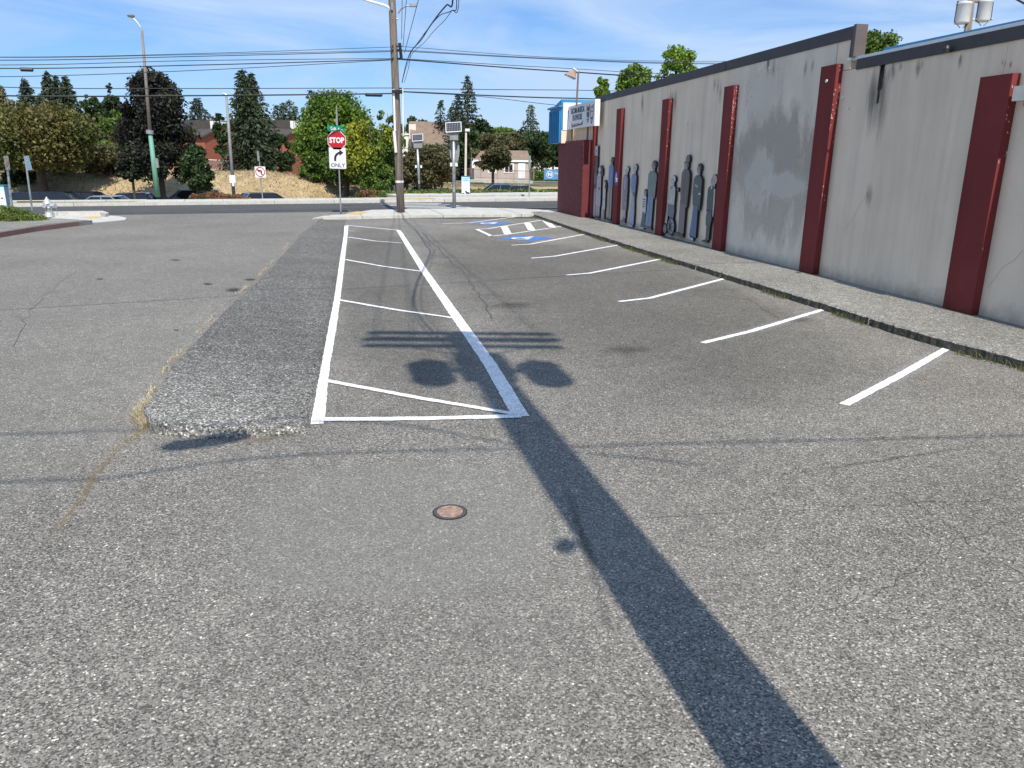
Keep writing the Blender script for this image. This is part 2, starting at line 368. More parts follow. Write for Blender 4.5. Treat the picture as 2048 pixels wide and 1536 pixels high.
def clip(poly, nx, ny, c, keep=1):   # keep nx*x+ny*y >= c  (keep=1) or <= c
    out = []
    f = lambda p: keep * (nx * p[0] + ny * p[1] - c)
    for i in range(len(poly)):
        a, b = poly[i], poly[(i + 1) % len(poly)]; fa, fb = f(a), f(b)
        if fa >= 0: out.append(a)
        if (fa > 0) != (fb > 0) and fa != fb:
            t = fa / (fa - fb); out.append((a[0] + (b[0] - a[0]) * t, a[1] + (b[1] - a[1]) * t))
    return out
def panels(name, poly, z0, z1, m, parent, u, step, gap=.012, o0=0.0):
    poly = [(p[0], p[1]) for p in poly]
    ts = [p[0] * u[0] + p[1] * u[1] for p in poly]; t = math.floor((min(ts) - o0) / step) * step + o0
    while t < max(ts):
        q = clip(clip(poly, u[0], u[1], t + gap / 2), u[0], u[1], t + step - gap / 2, -1)
        if len(q) > 2: slab(name, q, z0, z1 - random.uniform(0, .006), m, parent)
        t += step
def ribbon(name, pts, wd, z, m, parent, jit=.006, seg=.12, w2=None, zf=None):
    pts = [Vector((p[0], p[1], 0)) for p in pts]; dense = [pts[0]]
    for a, b in zip(pts[:-1], pts[1:]):
        n = max(1, int((b - a).length / seg)); dense += [a.lerp(b, (i + 1) / n) for i in range(n)]
    v = []; f = []; uv = []; n = len(dense)
    for i, p in enumerate(dense):
        d = (dense[min(i + 1, n - 1)] - dense[max(i - 1, 0)]).normalized(); nn = Vector((-d.y, d.x, 0))
        ww = wd if w2 is None else wd + (w2 - wd) * i / (n - 1)
        for sgn in (-1, 1):
            q = p + nn * sgn * (ww / 2 + random.uniform(-jit, jit)); v.append((q.x, q.y, (zf(q.x, q.y) if zf else 0) + z)); uv.append((.5 + sgn * .5, i / (n - 1)))
        if i: f.append((2 * i - 2, 2 * i - 1, 2 * i + 1, 2 * i))
    mb = MB(); mb.add(v, f); return mb.build(name, m, parent, uv=uv)
def decal(name, corners, m, parent):
    return MB().add(corners, [(0, 1, 2, 3)]).build(name, m, parent, uv=[(0, 0), (1, 0), (1, 1), (0, 1)])
def text(txt, size, m, parent, mat, name='lettering', depth=.002, sx=1.0, bold=0.0):
    c = bpy.data.curves.new(name, 'FONT'); c.body = txt; c.size = size; c.align_x = 'CENTER'; c.align_y = 'CENTER'; c.extrude = depth; c.offset = bold; c.resolution_u = 2
    t = bpy.data.objects.new(name, c); me = bpy.data.meshes.new_from_object(t); bpy.data.objects.remove(t); bpy.data.curves.remove(c)
    me.transform(mat @ Matrix.Diagonal((sx, 1, 1, 1))); me.materials.clear(); me.materials.append(MATS[m])
    return link(name, me, parent)

# ------------------------------------------------------------------ ground
def grid_obj(name, xs, ys, zf, m, kind='structure', smooth=True):
    nx, ny = len(xs), len(ys)
    v = [(x, y, zf(x, y)) for y in ys for x in xs]
    f = [(j * nx + i, j * nx + i + 1, (j + 1) * nx + i + 1, (j + 1) * nx + i) for j in range(ny - 1) for i in range(nx - 1)]
    o = MB().add(v, f).build(name, m, None, smooth); o['kind'] = kind; return o
xs = sorted(set([-900, -500, -250] + [round(x, 2) for x in np.arange(-130, 131, 1.6)] + [250, 500, 900]))
ys = sorted(set([-400, -100, -30, 0, 15, 25] + [round(y, 2) for y in np.arange(28, 135, 1.3)] + [150, 200, 350, 700, 1500]))
grid_obj('ground', xs, ys, terr, 'dry_ground')

side = sheet('side_street', [(-40, -12), (-2, -12), (-2.2, 5.6), (-3.2, 6.4), (-6.8, 30), (-6.0, 35.0), kp(2, -6.9), kp(-40, -6.9)], .002, 'old_asphalt', None, 'structure')
main = sheet('main_street', [kp(-90, -6.95), kp(110, -6.95), kp(110, .05), kp(-90, .05)], .0, 'new_asphalt', None, 'structure')
lot = sheet('parking_lot', [(-3.2, -12), (14, -12), wp(-1, 0, 1.5), wp(22.5, 0, 1.5), G(1060, 429), G(850, 431), G(640, 436), (-7.3, 30), (-3.0, 6.4), (-3.2, 3)], .004, 'lot_asphalt', None, 'structure')
sheet('asphalt_patch', [G(690, 434), G(800, 432.5), G(1050, 431), G(1085, 437), G(900, 438), G(800, 436)], .0065, 'seal_asphalt', lot)
# joints, old marks and stains in the asphalt, wire shadows drawn as lines
def gr(*pp, z=0): return [G(x, y, z) for x, y in pp]
ribbon('joint_crack', gr((250, 900), (160, 1000), (95, 1080), (20, 1150), (-60, 1240)), .03, .0070, 'dirt', lot, .01, .08)
ribbon('dirt_trail', gr((300, 850), (240, 890), (190, 950), (165, 1000), (110, 1060), (60, 1110)), .10, .0085, 'dirt', lot, .03, .05, w2=.05)
decal('dirt_patch', [G(420, 880, .0080), G(640, 862, .0080), G(640, 872, .0080), G(420, 898, .0080)], 'dirt', lot)
pm('crack_fill', (.05, .046, .042), (.09, .085, .078), 30, .9)
def crk(pts, wd=.010, n=10):
    q = gr(*pts); out = []
    for a, b in zip(q[:-1], q[1:]):
        for k in range(n):
            p = a.lerp(b, k / n); l_ = (b - a).length; out.append(p + Vector((random.gauss(0, .012 * l_ ** .5), random.gauss(0, .02 * l_ ** .5), 0)))
    out.append(q[-1]); ribbon('crack', out, wd, .0062, 'crack_fill', lot, wd * .35, .04)  # used for cracks and for wire shadows painted as dark lines
crk(((1300, 1038), (1500, 1022), (1750, 1012), (2046, 996)), .005); crk(((1790, 985), (1880, 1040), (1940, 1090), (2046, 1150)), .005)  # first line paints a faint wire shadow, second is a crack
crk(((985, 640), (940, 560), (880, 500), (845, 465)), .022); crk(((1580, 1250), (1760, 1180), (1900, 1090), (2046, 1035)), .005)  # first line paints the shadow of the overhead wires, second is a crack
crk(((1280, 560), (1500, 600), (1560, 640)), .012)
crk(((30, 700), (60, 620), (150, 540)), .006)
for x, y, rx, ry in ((470, 580, 26, 5), (416, 568, 14, 3), (500, 559, 16, 3), (200, 558, 10, 2), (352, 660, 9, 2), (1250, 700, 60, 12), (1030, 610, 50, 8), (640, 480, 16, 2), (350, 520, 14, 2), (1600, 640, 40, 8)):
    decal('oil_stain', [G(x - rx, y + ry, .0065), G(x + rx, y + ry, .0065), G(x + rx, y - ry, .0065), G(x - rx, y - ry, .0065)], 'oil' if rx < 30 else 'tyre_mark', lot)

decal('dark_wear', [G(640, 850, .0056), G(1060, 850, .0056), G(800, 455, .0056), G(690, 455, .0056)], 'dark_wear', lot)
decal('dark_wear', [G(1060, 870, .0057), G(2046, 800, .0057), G(1300, 500, .0057), G(800, 455, .0057)], 'dark_wear', lot)
decal('light_wear', [G(100, 1535, .0057), G(1900, 1535, .0057), G(1500, 900, .0057), G(380, 900, .0057)], 'light_wear', lot)
decal('relaid_patch', [G(400, 1230, .0059), G(1150, 1200, .0059), G(1075, 915, .0059), G(480, 925, .0059)], 'light_patch', lot)
for a_, b_, wd_m in (((1120, 940), (1240, 1330), .08), ((1500, 960), (2046, 880), .06)):
    ribbon('tyre_mark', gr(a_, ((a_[0] + b_[0]) / 2 + 6, (a_[1] + b_[1]) / 2), b_), wd_m, .0060, 'tyre_mark', lot, .02, .08)
# painted stall lines and hatching
ZP = .0095
def pline(name, pts, w0, w1=None, z=ZP, m='road_paint', j=.005): return ribbon(name, gr(*pts), w0, z, m, lot, j, .06, w2=w1)
for a, b, c in (((1688, 811), (1800, 752), (1906, 691)), ((1405, 687), (1500, 664), (1657, 617)), ((1238, 604), (1300, 597), (1460, 555)),
                ((1133, 551), (1180, 547), (1335, 516)), ((1063, 517), (1110, 513), (1245, 489)), ((1023, 491), (1060, 489), (1180, 467))):
    pline('stall_line', (a, b, c), .092)
    ribbon('overspray', gr(a, b, c), .30, .0072, 'overspray', lot, 0, .2)
pline('aisle_line', ((978, 473), (1010, 470), (1124, 453)), .10)
pline('aisle_line', ((952, 459), (975, 458), (1088, 440)), .10)
pline('aisle_bar', ((954, 459), (984, 473)), .13); pline('aisle_bar', ((1008, 453), (1016, 469)), .24, z=ZP + .0012)
pline('aisle_bar', ((1054, 446), (1064, 461)), .24, z=ZP + .0012); pline('aisle_bar', ((1088, 440), (1106, 455)), .24, z=ZP + .0012)
pline('stall_line', ((885, 448), (940, 446), (1032, 434)), .09)
pline('hatch_border', ((628, 850), (645, 730), (664, 640), (680, 540), (693, 452)), .165, .14, z=ZP, m='road_paint')
pline('hatch_border', ((692, 451), (797, 461)), .10, z=ZP + .0012); pline('hatch_border', ((797, 461), (850, 545), (915, 638), (980, 730), (1042, 835)), .14, .15, z=ZP + .0012)
pline('hatch_border', ((640, 841), (850, 839), (1042, 834)), .095, z=ZP + .0024)
for a, b in (((697, 475), (806, 487)), ((690, 520), (846, 544)), ((677, 601), (913, 638)), ((652, 763), (1035, 831))):
    mx_, my_ = (a[0] + b[0]) / 2, (a[1] + b[1]) / 2 + 2
    pline('hatch_bar', (a, (mx_, my_), b), .085, .07, z=ZP + .0036)
pline('paint_mark', ((697, 462), (708, 463)), .08, m='yellow_pad'); pline('paint_mark', ((614, 795), (628, 800)), .05, m='dirt', z=.012)
def bil(c, u, v, z): return c[0] * (1 - u) * (1 - v) + c[1] * u * (1 - v) + c[2] * u * v + c[3] * (1 - u) * v + Vector((0, 0, z))
def acc_symbol(cpx):
    c = [G(x, y) for x, y in cpx]
    sq = MB(); n = 12; pts = []
    for i in range(4):
        for k in range(n):
            t = k / n; e = [(t, 0), (1, t), (1 - t, 1), (0, 1 - t)][i]; pts.append((e[0] + random.uniform(-.02, .02), e[1] + random.uniform(-.02, .02)))
    o = sq.add([bil(c, u, v, .0085) for u, v in pts], [tuple(range(len(pts)))]).build('accessible_symbol', 'blue_paint', lot)
    mb = MB()
    def arc(cx, cy, r, a0, a1, wd, n=16):
        v = []; f = []
        for i in range(n + 1):
            a = R(a0 + (a1 - a0) * i / n)
            for rr in (r - wd / 2, r + wd / 2): v.append(bil(c, cx + rr * math.cos(a), cy + rr * math.sin(a), .016))
            if i: f.append((2 * i - 2, 2 * i - 1, 2 * i + 1, 2 * i))
        mb.add(v, f)
    def bar(x0, y0, x1, y1, wd, dz):
        dx, dy = x1 - x0, y1 - y0; l = math.hypot(dx, dy); nx, ny = -dy / l * wd / 2, dx / l * wd / 2
        mb.add([bil(c, x0 + nx, y0 + ny, dz), bil(c, x0 - nx, y0 - ny, dz), bil(c, x1 - nx, y1 - ny, dz), bil(c, x1 + nx, y1 + ny, dz)], [(0, 1, 2, 3)])
    arc(.46, .35, .20, 110, 400, .09); arc(.42, .84, .035, 0, 360, .07)
    bar(.42, .76, .46, .42, .10, .0175); bar(.44, .60, .62, .60, .07, .019); bar(.46, .42, .66, .42, .08, .0205); bar(.66, .42, .74, .16, .08, .022)
    mb.build('wheelchair_mark', 'road_paint', o)
def acc_at(cx, cy, ang, sz):
    c0 = G(cx, cy); u = Vector((math.cos(ang), math.sin(ang), 0)) * sz; v = Vector((-u.y, u.x, 0))
    c = [c0 - u / 2 - v / 2, c0 + u / 2 - v / 2, c0 + u / 2 + v / 2, c0 - u / 2 + v / 2]
    return c
def G_any(v):
    return v
_oldG = G
def acc(cx, cy, ang, sz):
    cs = acc_at(cx, cy, ang, sz)
    global G
    G = lambda a, b, z=0: Vector(a)
    acc_symbol([(k, 0) for k in cs])
    G = _oldG
acc(1052, 477, R(-35), 1.2)
acc(984, 447, R(-33), 1.2)

# raised concrete median island
isl = MB(); Lp = [G(x, y, .09) for x, y in ((288, 826), (330, 745), (380, 690), (460, 607), (500, 573), (540, 533), (574, 495), (605, 462), (636, 437))]
Rp = [G(x, y, .03) for x, y in ((625, 826), (632, 790), (643, 730), (660, 640), (668, 600), (674, 560), (680, 520), (688, 470), (690, 440))]
rows = []
def lerpl(Ls, t):
    k = t * (len(Ls) - 1); i = min(int(k), len(Ls) - 2); return Ls[i].lerp(Ls[i + 1], k - i)
NR, NC = 160, 26
front = gr((288, 826), (292, 842), (310, 858), (345, 864), (410, 866), (480, 865), (560, 862), (618, 855), z=.05)
vv = []; ff = []
for j in range(NR + 1):
    tj = (j / NR) ** 1.6
    l = lerpl(Lp, tj); r = lerpl(Rp, tj)
    for i in range(NC + 1):
        u = i / NC; p = l.lerp(r, u)
        if tj < .06:   # bulge the near end outwards to the rounded nose
            k = 1 - tj / .06; tgt = lerpl(front, u); p = p.lerp(tgt, k ** 1.2)
        edge = min(u, 1 - u) * (r - l).length; nose = j / NR * 3.0
        hgt = (.135 * (1 - u) + .06 * u) * (1 - .6 * tj)
        e = min(1, edge / .07 if u < .5 else edge / .10); e = min(e, j / 5)
        z = .006 + hgt * math.sqrt(max(0, 1 - (1 - e) ** 2)) + random.uniform(-.003, .003)
        if e < .01: z = .004
        vv.append((p.x + random.uniform(-.004, .004), p.y + random.uniform(-.006, .006), z))
for j in range(NR):
    for i in range(NC): a = j * (NC + 1) + i; ff.append((a, a + 1, a + NC + 2, a + NC + 1))
med = MB().add(vv, ff).build('median_island', 'median_concrete', None, True); med['kind'] = 'structure'
isl_edge = Lp

def blades(name, centers, m, h=(.03, .09), wdt=.006, spread=.05, parent=None, lean=.6, zb=0.01):
    v = []; f = []
    for c in centers:
        x = c[0] + random.gauss(0, spread); y = c[1] + random.gauss(0, spread); hh = random.uniform(*h); a = random.uniform(0, 6.28)
        lx, ly = random.gauss(0, lean) * hh, random.gauss(0, lean) * hh; dx, dy = math.cos(a) * wdt / 2, math.sin(a) * wdt / 2; z0 = c[2] if len(c) > 2 else zb
        b = len(v); v += [(x - dx, y - dy, z0), (x + dx, y + dy, z0), (x + lx * .5 + dx * .7, y + ly * .5 + dy * .7, z0 + hh * .7), (x + lx * .5 - dx * .7, y + ly * .5 - dy * .7, z0 + hh * .7), (x + lx, y + ly, z0 + hh)]
        f += [(b, b + 1, b + 2, b + 3), (b + 3, b + 2, b + 4)]
    mb = MB(); mb.v = v; mb.f = f; mb.m = [0] * len(f); o = mb.build(name, m, parent); o['kind'] = 'stuff'; return o
cs = []
nose = [G(x, y) for x, y in ((292, 815), (285, 825), (280, 835), (280, 845), (285, 852), (296, 858))]
for _ in range(1700): cs.append(lerpl(nose, random.random()))
o = blades('dry_grass', cs, 'straw', (.03, .10), .004, .022); tag(o, 'straw coloured dry grass tuft round the near rounded nose of the median', 'dry grass')
cs = []
el = [G(x, y) for x, y in ((287, 822), (330, 743), (380, 688), (455, 607), (500, 571), (540, 531), (574, 492), (605, 460))]
for _ in range(3000):
    t = random.random() ** 1.1
    if math.sin(t * 61) + math.sin(t * 37 + 1) + .6 * math.sin(t * 140) > .1 or t < .08: p = lerpl(el, t); cs.append((p.x - .02, p.y))
o = blades('dry_grass', cs, 'straw', (.008, .028), .006, .022); tag(o, 'thin line of dry grass in the seam along the left edge of the median', 'dry grass')
cs = []
tr = gr((290, 862), (240, 892), (190, 952), (165, 1000), (110, 1060))
for _ in range(900): cs.append(lerpl(tr, random.random() ** 1.5))
o = blades('dry_grass', cs, 'straw_dark', (.005, .02), .004, .018, lean=1.5); tag(o, 'sparse flattened dry grass in the asphalt crack running to the lower left', 'dry grass')

# round valve cover in the asphalt
vc = thing('valve_cover', G(900, 1027), 'small round rusty iron cover set in the asphalt in the foreground', 'utility cover')
c0 = G(900, 1027)
MB().lathe([(.105, .001), (.105, .012), (.098, .014), (.088, .014), (.086, .009), (.0, .009)], c0, 40).build('rim', 'iron', vc)
mb = MB().lathe([(.084, .010), (.083, .0155), (.078, .0165), (.074, .0140), (.0, .0140)], c0, 40)
lid = mb.build('lid', 'rust', vc)
mb = MB()
for k in range(5):
    x = -.042 + k * .021
    mb.box((c0.x + x - .007, c0.y - .012, .0145), (c0.x + x - .002, c0.y + .014, .021)); 
    if k % 2 == 0: mb.box((c0.x + x - .001, c0.y + .008, .0145), (c0.x + x + .009, c0.y + .013, .0178))
    else: mb.box((c0.x + x - .001, c0.y - .011, .0145), (c0.x + x + .009, c0.y - .006, .0178))
for k in range(14):
    a = 2 * math.pi * k / 14; mb.cyl((c0.x + .058 * math.cos(a), c0.y + .058 * math.sin(a), .0145), (c0.x + .058 * math.cos(a), c0.y + .058 * math.sin(a), .0172), .004, n=6)
mb.build('cast_relief', 'rust', lid)
mb = MB().lathe([(.110, .0125), (.104, .0128)], c0, 40).build('dark_ring', 'dark_void', vc)

# ------------------------------------------------------------------ pavements
# walkway along the theatre wall (rough edge, cracked slabs)
walk = bpy.data.objects.new('wall_walkway', None); COL.objects.link(walk); walk['kind'] = 'structure'
cedge = [G(x, y, .12) for x, y in ((1060, 425), (1150, 455), (1246, 485), (1335, 512), (1463, 550), (1660, 609), (1790, 650), (1912, 684), (2047, 718))]
cedge = cedge[::-1]; d_ = (cedge[0] - cedge[1]).normalized(); cedge = [cedge[0] + d_ * 9] + cedge     # near -> far
def edge_at(t): return lerpl(cedge, t)
acc_len = 0; seglens = [(b - a).length for a, b in zip(cedge[:-1], cedge[1:])]; tot = sum(seglens)
def edge_len(l):
    for a, b, s_ in zip(cedge[:-1], cedge[1:], seglens):
        if l <= s_: return a.lerp(b, l / s_)
        l -= s_
    return cedge[-1]
def inner(p): s_ = (p - WA).dot(WD); return wp(s_, 0, -.02)
l = 0; NSL = 12; step = tot / NSL
for k in range(NSL):
    mb = MB(); v = []; n = 40
    for i in range(n + 1):
        p = edge_len(l + .006 + (step - .012) * i / n); q = inner(p); tj = random.uniform(-.018, .018)
        out = (p - q).normalized(); z = .12 + random.uniform(-.008, .003)
        v += [(p.x + out.x * (tj + .012), p.y + out.y * (tj + .012), .0), (p.x + out.x * tj, p.y + out.y * tj, z - .018), (p.x - out.x * .03, p.y - out.y * .03, z), (p.x - out.x * .5, p.y - out.y * .5, .125), (q.x, q.y, .135)]
    f = []
    for i in range(n):
        b = i * 5
        for j in range(4): f.append((b + j, b + j + 1, b + 5 + j + 1, b + 5 + j))
    f += [(4, 3, 2, 1, 0), tuple(n * 5 + j for j in range(5))]
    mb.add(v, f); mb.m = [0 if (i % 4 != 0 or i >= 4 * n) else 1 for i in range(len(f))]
    mb.build('walkway_slab', ['walk_concrete', 'kerb_face_shade'], walk); l += step
mb = MB(); cs = []
for _ in range(5200):
    lw = random.random(); k_ = math.sin(lw * 37) + math.sin(lw * 91 + 2) + math.sin(lw * 17 + 4)
    if k_ > .15: p = edge_len(lw * tot); cs.append((p.x - .06 - abs(random.gauss(0, .02)), p.y, .008))
o = blades('weeds', cs, 'weed', (.015, .085), .008, .03, lean=.8); tag(o, 'patchy green weeds growing in the gutter at the foot of the wall walkway kerb', 'weeds')
mb = MB()
for x, y in ((1905, 681), (1560, 583), (1600, 591), (1790, 652), (1230, 487), (1440, 553)):
    p = G(x, y, .05)
    for k in range(7):
        a = k * .9; mb.add([p, p + Vector((math.cos(a) * .018, math.sin(a) * .018, .01)), p + Vector((math.cos(a + .6) * .018, math.sin(a + .6) * .018, .012))], [(0, 1, 2)])
o = mb.build('dandelions', 'petal'); tag(o, 'tiny yellow dandelion flowers along the kerb under the theatre wall', 'flowers', None, 'stuff')

# corner pavement beyond the lot, by the wooden pole
near_pav = bpy.data.objects.new('corner_pavement', None); COL.objects.link(near_pav); near_pav['kind'] = 'structure'
zc = .11
polyR = [G(x, y, zc) for x, y in ((646, 433.5), (664, 429.5), (690, 428.5), (716, 424), (742, 419.5), (800, 418.3), (880, 417.0), (905, 416.6), (950, 414.8), (1010, 416.2), (1060, 418.2), (1130, 421), (1122, 427), (1056, 428.5), (1000, 429), (850, 430), (760, 431.5), (700, 433))]
panels('pavement_slab', polyR, 0, zc, 'concrete', near_pav, (.97, .24), 1.6, .02)
slab('kerb_nose', gr((625, 439), (648, 434), (690, 433.5), (690, 435.5), (650, 437)), 0, .05, 'concrete', near_pav)
sheet('ramp_pad', gr((690, 427.2), (715, 422.6), (735, 424.5), (716, 428.6), z=zc + .006), zc + .006, 'yellow_pad', near_pav)
# left corner
left_pav = bpy.data.objects.new('left_corner_pavement', None); COL.objects.link(left_pav); left_pav['kind'] = 'structure'
zl = .13
polyL = [G(x, y, zl) for x, y in ((-500, 540), (-200, 494), (0, 463), (90, 449), (176, 440.0), (100, 436), (60, 433), (0, 432), (-400, 440))]
slab('pavement_slab', polyL, 0, zl, 'walk_concrete', left_pav)
kk = [G(x, y, zl + .01) for x, y in ((-200, 495), (0, 463.5), (60, 454), (120, 446.5), (150, 443))]
for i in range(len(kk) - 1):
    a, b = kk[i], kk[i + 1]; d_ = (b - a).normalized(); nn = Vector((d_.y, -d_.x, 0)) * .14
    slab('red_kerb', [a + d_ * .01, b, b + nn, a + d_ * .01 + nn], 0, zl + .01, 'red_kerb', left_pav)
a, b = kk[-1], G(177, 440.3, zl + .01); d_ = (b - a).normalized(); nn = Vector((d_.y, -d_.x, 0)) * .14
slab('grey_kerb', [a + d_ * .01, b, b + nn, a + d_ * .01 + nn], 0, zl + .01, 'walk_concrete', left_pav)
slab('ramp_slab', gr((100, 437), (176, 441.5), (181, 446), (215, 444), (250, 440.5), (254, 437), (240, 433.5), (216, 431.8), (150, 431), (110, 431)), 0, .02, 'concrete', left_pav)
slab('white_kerb', gr((103, 430), (206, 428.5), (219, 433), (212, 435), (200, 431.5), (110, 433)), .0, .14, 'concrete', left_pav)
sheet('ramp_pad', gr((160, 436.8), (185, 433.4), (210, 434.2), (185, 437.8)), .026, 'yellow_pad', left_pav)
slab('tree_bed', [G(x, y, .1) for x, y in ((-500, 428), (30, 428.5), (100, 431), (100, 436), (-500, 452))], 0, .137, 'dry_ground', left_pav)

# far pavement across the street
far_pav = bpy.data.objects.new('far_pavement', None); COL.objects.link(far_pav); far_pav['kind'] = 'structure'
s = -14.0
while s < 44:
    if not (15.0 < s < 18.2):
        slab('kerb_stone', [kp(s + .01, 0), kp(s + 2.99, 0), kp(s + 2.99, .18), kp(s + .01, .18)], 0, .16 - random.uniform(0, .006), 'concrete', far_pav)
    else:
        slab('kerb_stone', [kp(s + .01, 0), kp(s + 2.99, 0), kp(s + 2.99, .18), kp(s + .01, .18)], 0, .03, 'concrete', far_pav)
    s += 3
s = 4.0
while s < 26:
    slab('pavement_slab', [kp(s + .01, .2), kp(s + 1.79, .2), kp(s + 1.79, 2.3), kp(s + .01, 2.3)], 0, .17 + random.uniform(-.004, .004), 'concrete', far_pav); s += 1.8
sheet('ramp_pad', [kp(15.6, .25), kp(18.6, .25), kp(18.6, .95), kp(15.6, .95)], .182, 'yellow_pad', far_pav)
sheet('ramp_pad', [kp(8.0, 1.8), kp(8.9, 1.8), kp(8.9, 2.2), kp(8.0, 2.2)], .18, 'yellow_pad', far_pav)
sheet('ramp_pad', [kp(-1.6, 1.9), kp(-.2, 1.9), kp(-.2, 2.28), kp(-1.6, 2.28)], .165, 'yellow_pad', far_pav)
s = -14
while s < 4: slab('pavement_slab', [kp(s + .01, 1.95), kp(s + 1.79, 1.95), kp(s + 1.79, 2.9), kp(s + .01, 2.9)] if s > -5 else [kp(s + .01, .2), kp(s + 1.79, .2), kp(s + 1.79, .34), kp(s + .01, .34)], 0, .16, 'concrete', far_pav); s += 1.8
# upper walk to the right (second level of pale concrete)
s = 17.0
while s < 31: slab('pavement_slab', [kp(s + .01, 3.0), kp(s + 1.99, 3.0), kp(s + 1.99, 7.2 - (31 - s) * .1), kp(s + .01, 7.2 - (31 - s) * .1)], 0, .24, 'concrete', far_pav); s += 2.0
sheet('street_verge', [kp(-60, .36), kp(3.5, .36), kp(3.5, 3.9), kp(-60, 3.9)], .10, 'lawn', None, 'structure')
sheet('street_verge', [kp(17, 2.35), kp(60, 2.35), kp(60, 2.98), kp(17, 2.98)], .02, 'new_asphalt', None, 'structure')
# zebra crossing
for k in range(5):
    q0 = -1.0 - k * 1.25
    sheet('crossing_bar', [kp(15.2 + k * .12, q0), kp(18.4 + k * .12, q0), kp(18.4 + k * .12, q0 - .62), kp(15.2 + k * .12, q0 - .62)], .006, 'old_paint', main)
# sunken lots and lawns on the far side
def drape(name, s0, s1, q0, q1, dz, m, ds=2.5, dq=1.0):
    ss = np.arange(s0, s1 + .01, ds); qq = np.arange(q0, q1 + .01, dq); v = []; f = []
    for q in qq:
        for s_ in ss: p = kp(s_, q); v.append((p.x, p.y, terr(p.x, p.y) + dz))
    n = len(ss)
    for j in range(len(qq) - 1):
        for i in range(n - 1): f.append((j * n + i, j * n + i + 1, (j + 1) * n + i + 1, (j + 1) * n + i))
    o = MB().add(v, f).build(name, m, None, True); o['kind'] = 'structure'; return o
drape('far_parking_lot', -40, 60, 7.5, 15, .03, 'old_asphalt')
drape('far_lawn', 22, 75, 24, 34, .05, 'lawn')
drape('far_road', 32, 80, 36, 44, .05, 'old_asphalt')

# ------------------------------------------------------------------ theatre building
b = thing('theatre_building', wp(5, 0), 'long low grey stucco building with dark red pilasters along the right side of the lot', 'building')
PIL = [-0.24, 3.76, 7.80, 11.77, 15.96]; PW = [.56, .5, .5, .5, .5]
def wallbox(mb, s0, s1, z0, z1, o0, o1, mi=0):
    return mb.add([wp(s0, z0, o0), wp(s1, z0, o0), wp(s1, z1, o0), wp(s0, z1, o0), wp(s0, z0, o1), wp(s1, z0, o1), wp(s1, z1, o1), wp(s0, z1, o1)],
                  ((0,1,2,3),(7,6,5,4),(4,5,1,0),(5,6,2,1),(6,7,3,2),(7,4,0,3)), mi)
joints = [-14, -8.3, -4.3] + [p - .25 for p in PIL] + [18.6]
for i in range(len(joints) - 1):
    s0, s1 = joints[i] + .004, joints[i + 1] - .004
    hi = s0 > 3.4; top = 4.27 if hi else 3.75
    if joints[i] < 3.1 < joints[i + 1] and False: pass
    wallbox(MB(), s0, s1, -.05, top, -.15, 0 - (.004 if i % 2 else 0)).build('wall_panel', 'stucco_patched' if 3.4 < s0 < 7 else 'stucco', b)
wallbox(MB(), 3.05, 3.5, 3.76, 4.26, -.15, -.006).build('wall_panel', 'stucco', b)
for p, wd in zip(PIL, PW):
    top = 3.31 if p < 1 else 3.87
    wallbox(MB(), p - wd, p, .0, top, .002, .125).build('pilaster', 'red_paint', b)
wallbox(MB(), -6.2, -5.6, .0, 3.31, .002, .125).build('pilaster', 'red_paint', b)
wallbox(MB(), 18.52, 18.75, .0, 3.5, .002, .125).build('pilaster', 'red_paint', b)
for p_, n_, zt_ in ((3.76, 26, 3.87), (7.80, 60, 3.87), (11.77, 10, 3.87), (-.24, 14, 3.31)):
    wdp = .56 if p_ < 0 else .5; mb = MB()
    for _ in range(n_):
        z = zt_ - abs(random.gauss(0, .9)) - .05; o1 = random.choice((.118, .105, .02, .06)) + random.uniform(-.01, .004); h_ = random.uniform(.006, .05); w2 = random.uniform(.004, .014)
        if z < .1: continue
        mb.prism([(o1 - w2, z), (o1 + w2 * .4, z + h_ * .2), (o1 + w2, z + h_ * .7), (o1, z + h_), (o1 - w2 * .7, z + h_ * .6)], lambda a, b_, d: wp(p_ - wdp - d, b_, min(a, .124)), .0, .002)
    mb.build('paint_chips', 'chip_pale', b)['kind'] = 'stuff'
# copings in lengths
for s0, s1, zz in ((3.02, 8.05, 0), (8.07, 12.9, .003), (12.92, 18.62, 0)):
    wallbox(MB(), s0, s1, 4.25, 4.46 + zz, -.16, .014 + zz).build('coping', 'coping_dark', b)
wallbox(MB(), 3.0, 3.10, 3.95, 4.247, -.16, .012).build('coping_end', 'coping_dark', b)
wallbox(MB(), 2.92, 3.0, 3.95, 4.47, -.17, .05).build('coping_end', 'coping_brown', b)
for s0, s1 in ((-14, -5), (-4.98, 2.84)): wallbox(MB(), s0, s1, 3.73, 3.90, -.34, .018).build('coping', 'coping_dark', b)
wallbox(MB(), -14, 3.02, 3.90, 3.955, -.36, -.02).build('white_flashing', 'white_metal', b)
wallbox(MB(), 3.0, 3.10, 3.90, 3.947, -.02, .04).build('white_flashing', 'white_metal', b)
wallbox(MB(), -14, 3.0, 3.4, 3.70, -14, -.16).build('roof', 'roof_membrane', b)
wallbox(MB(), 3.0, 18.6, 3.4, 3.7, -14, -.16).build('roof', 'roof_membrane', b)
wallbox(MB(), 18.6, 23.6, 3.4, 4.0, -14, -.1).build('roof', 'roof_membrane', b)
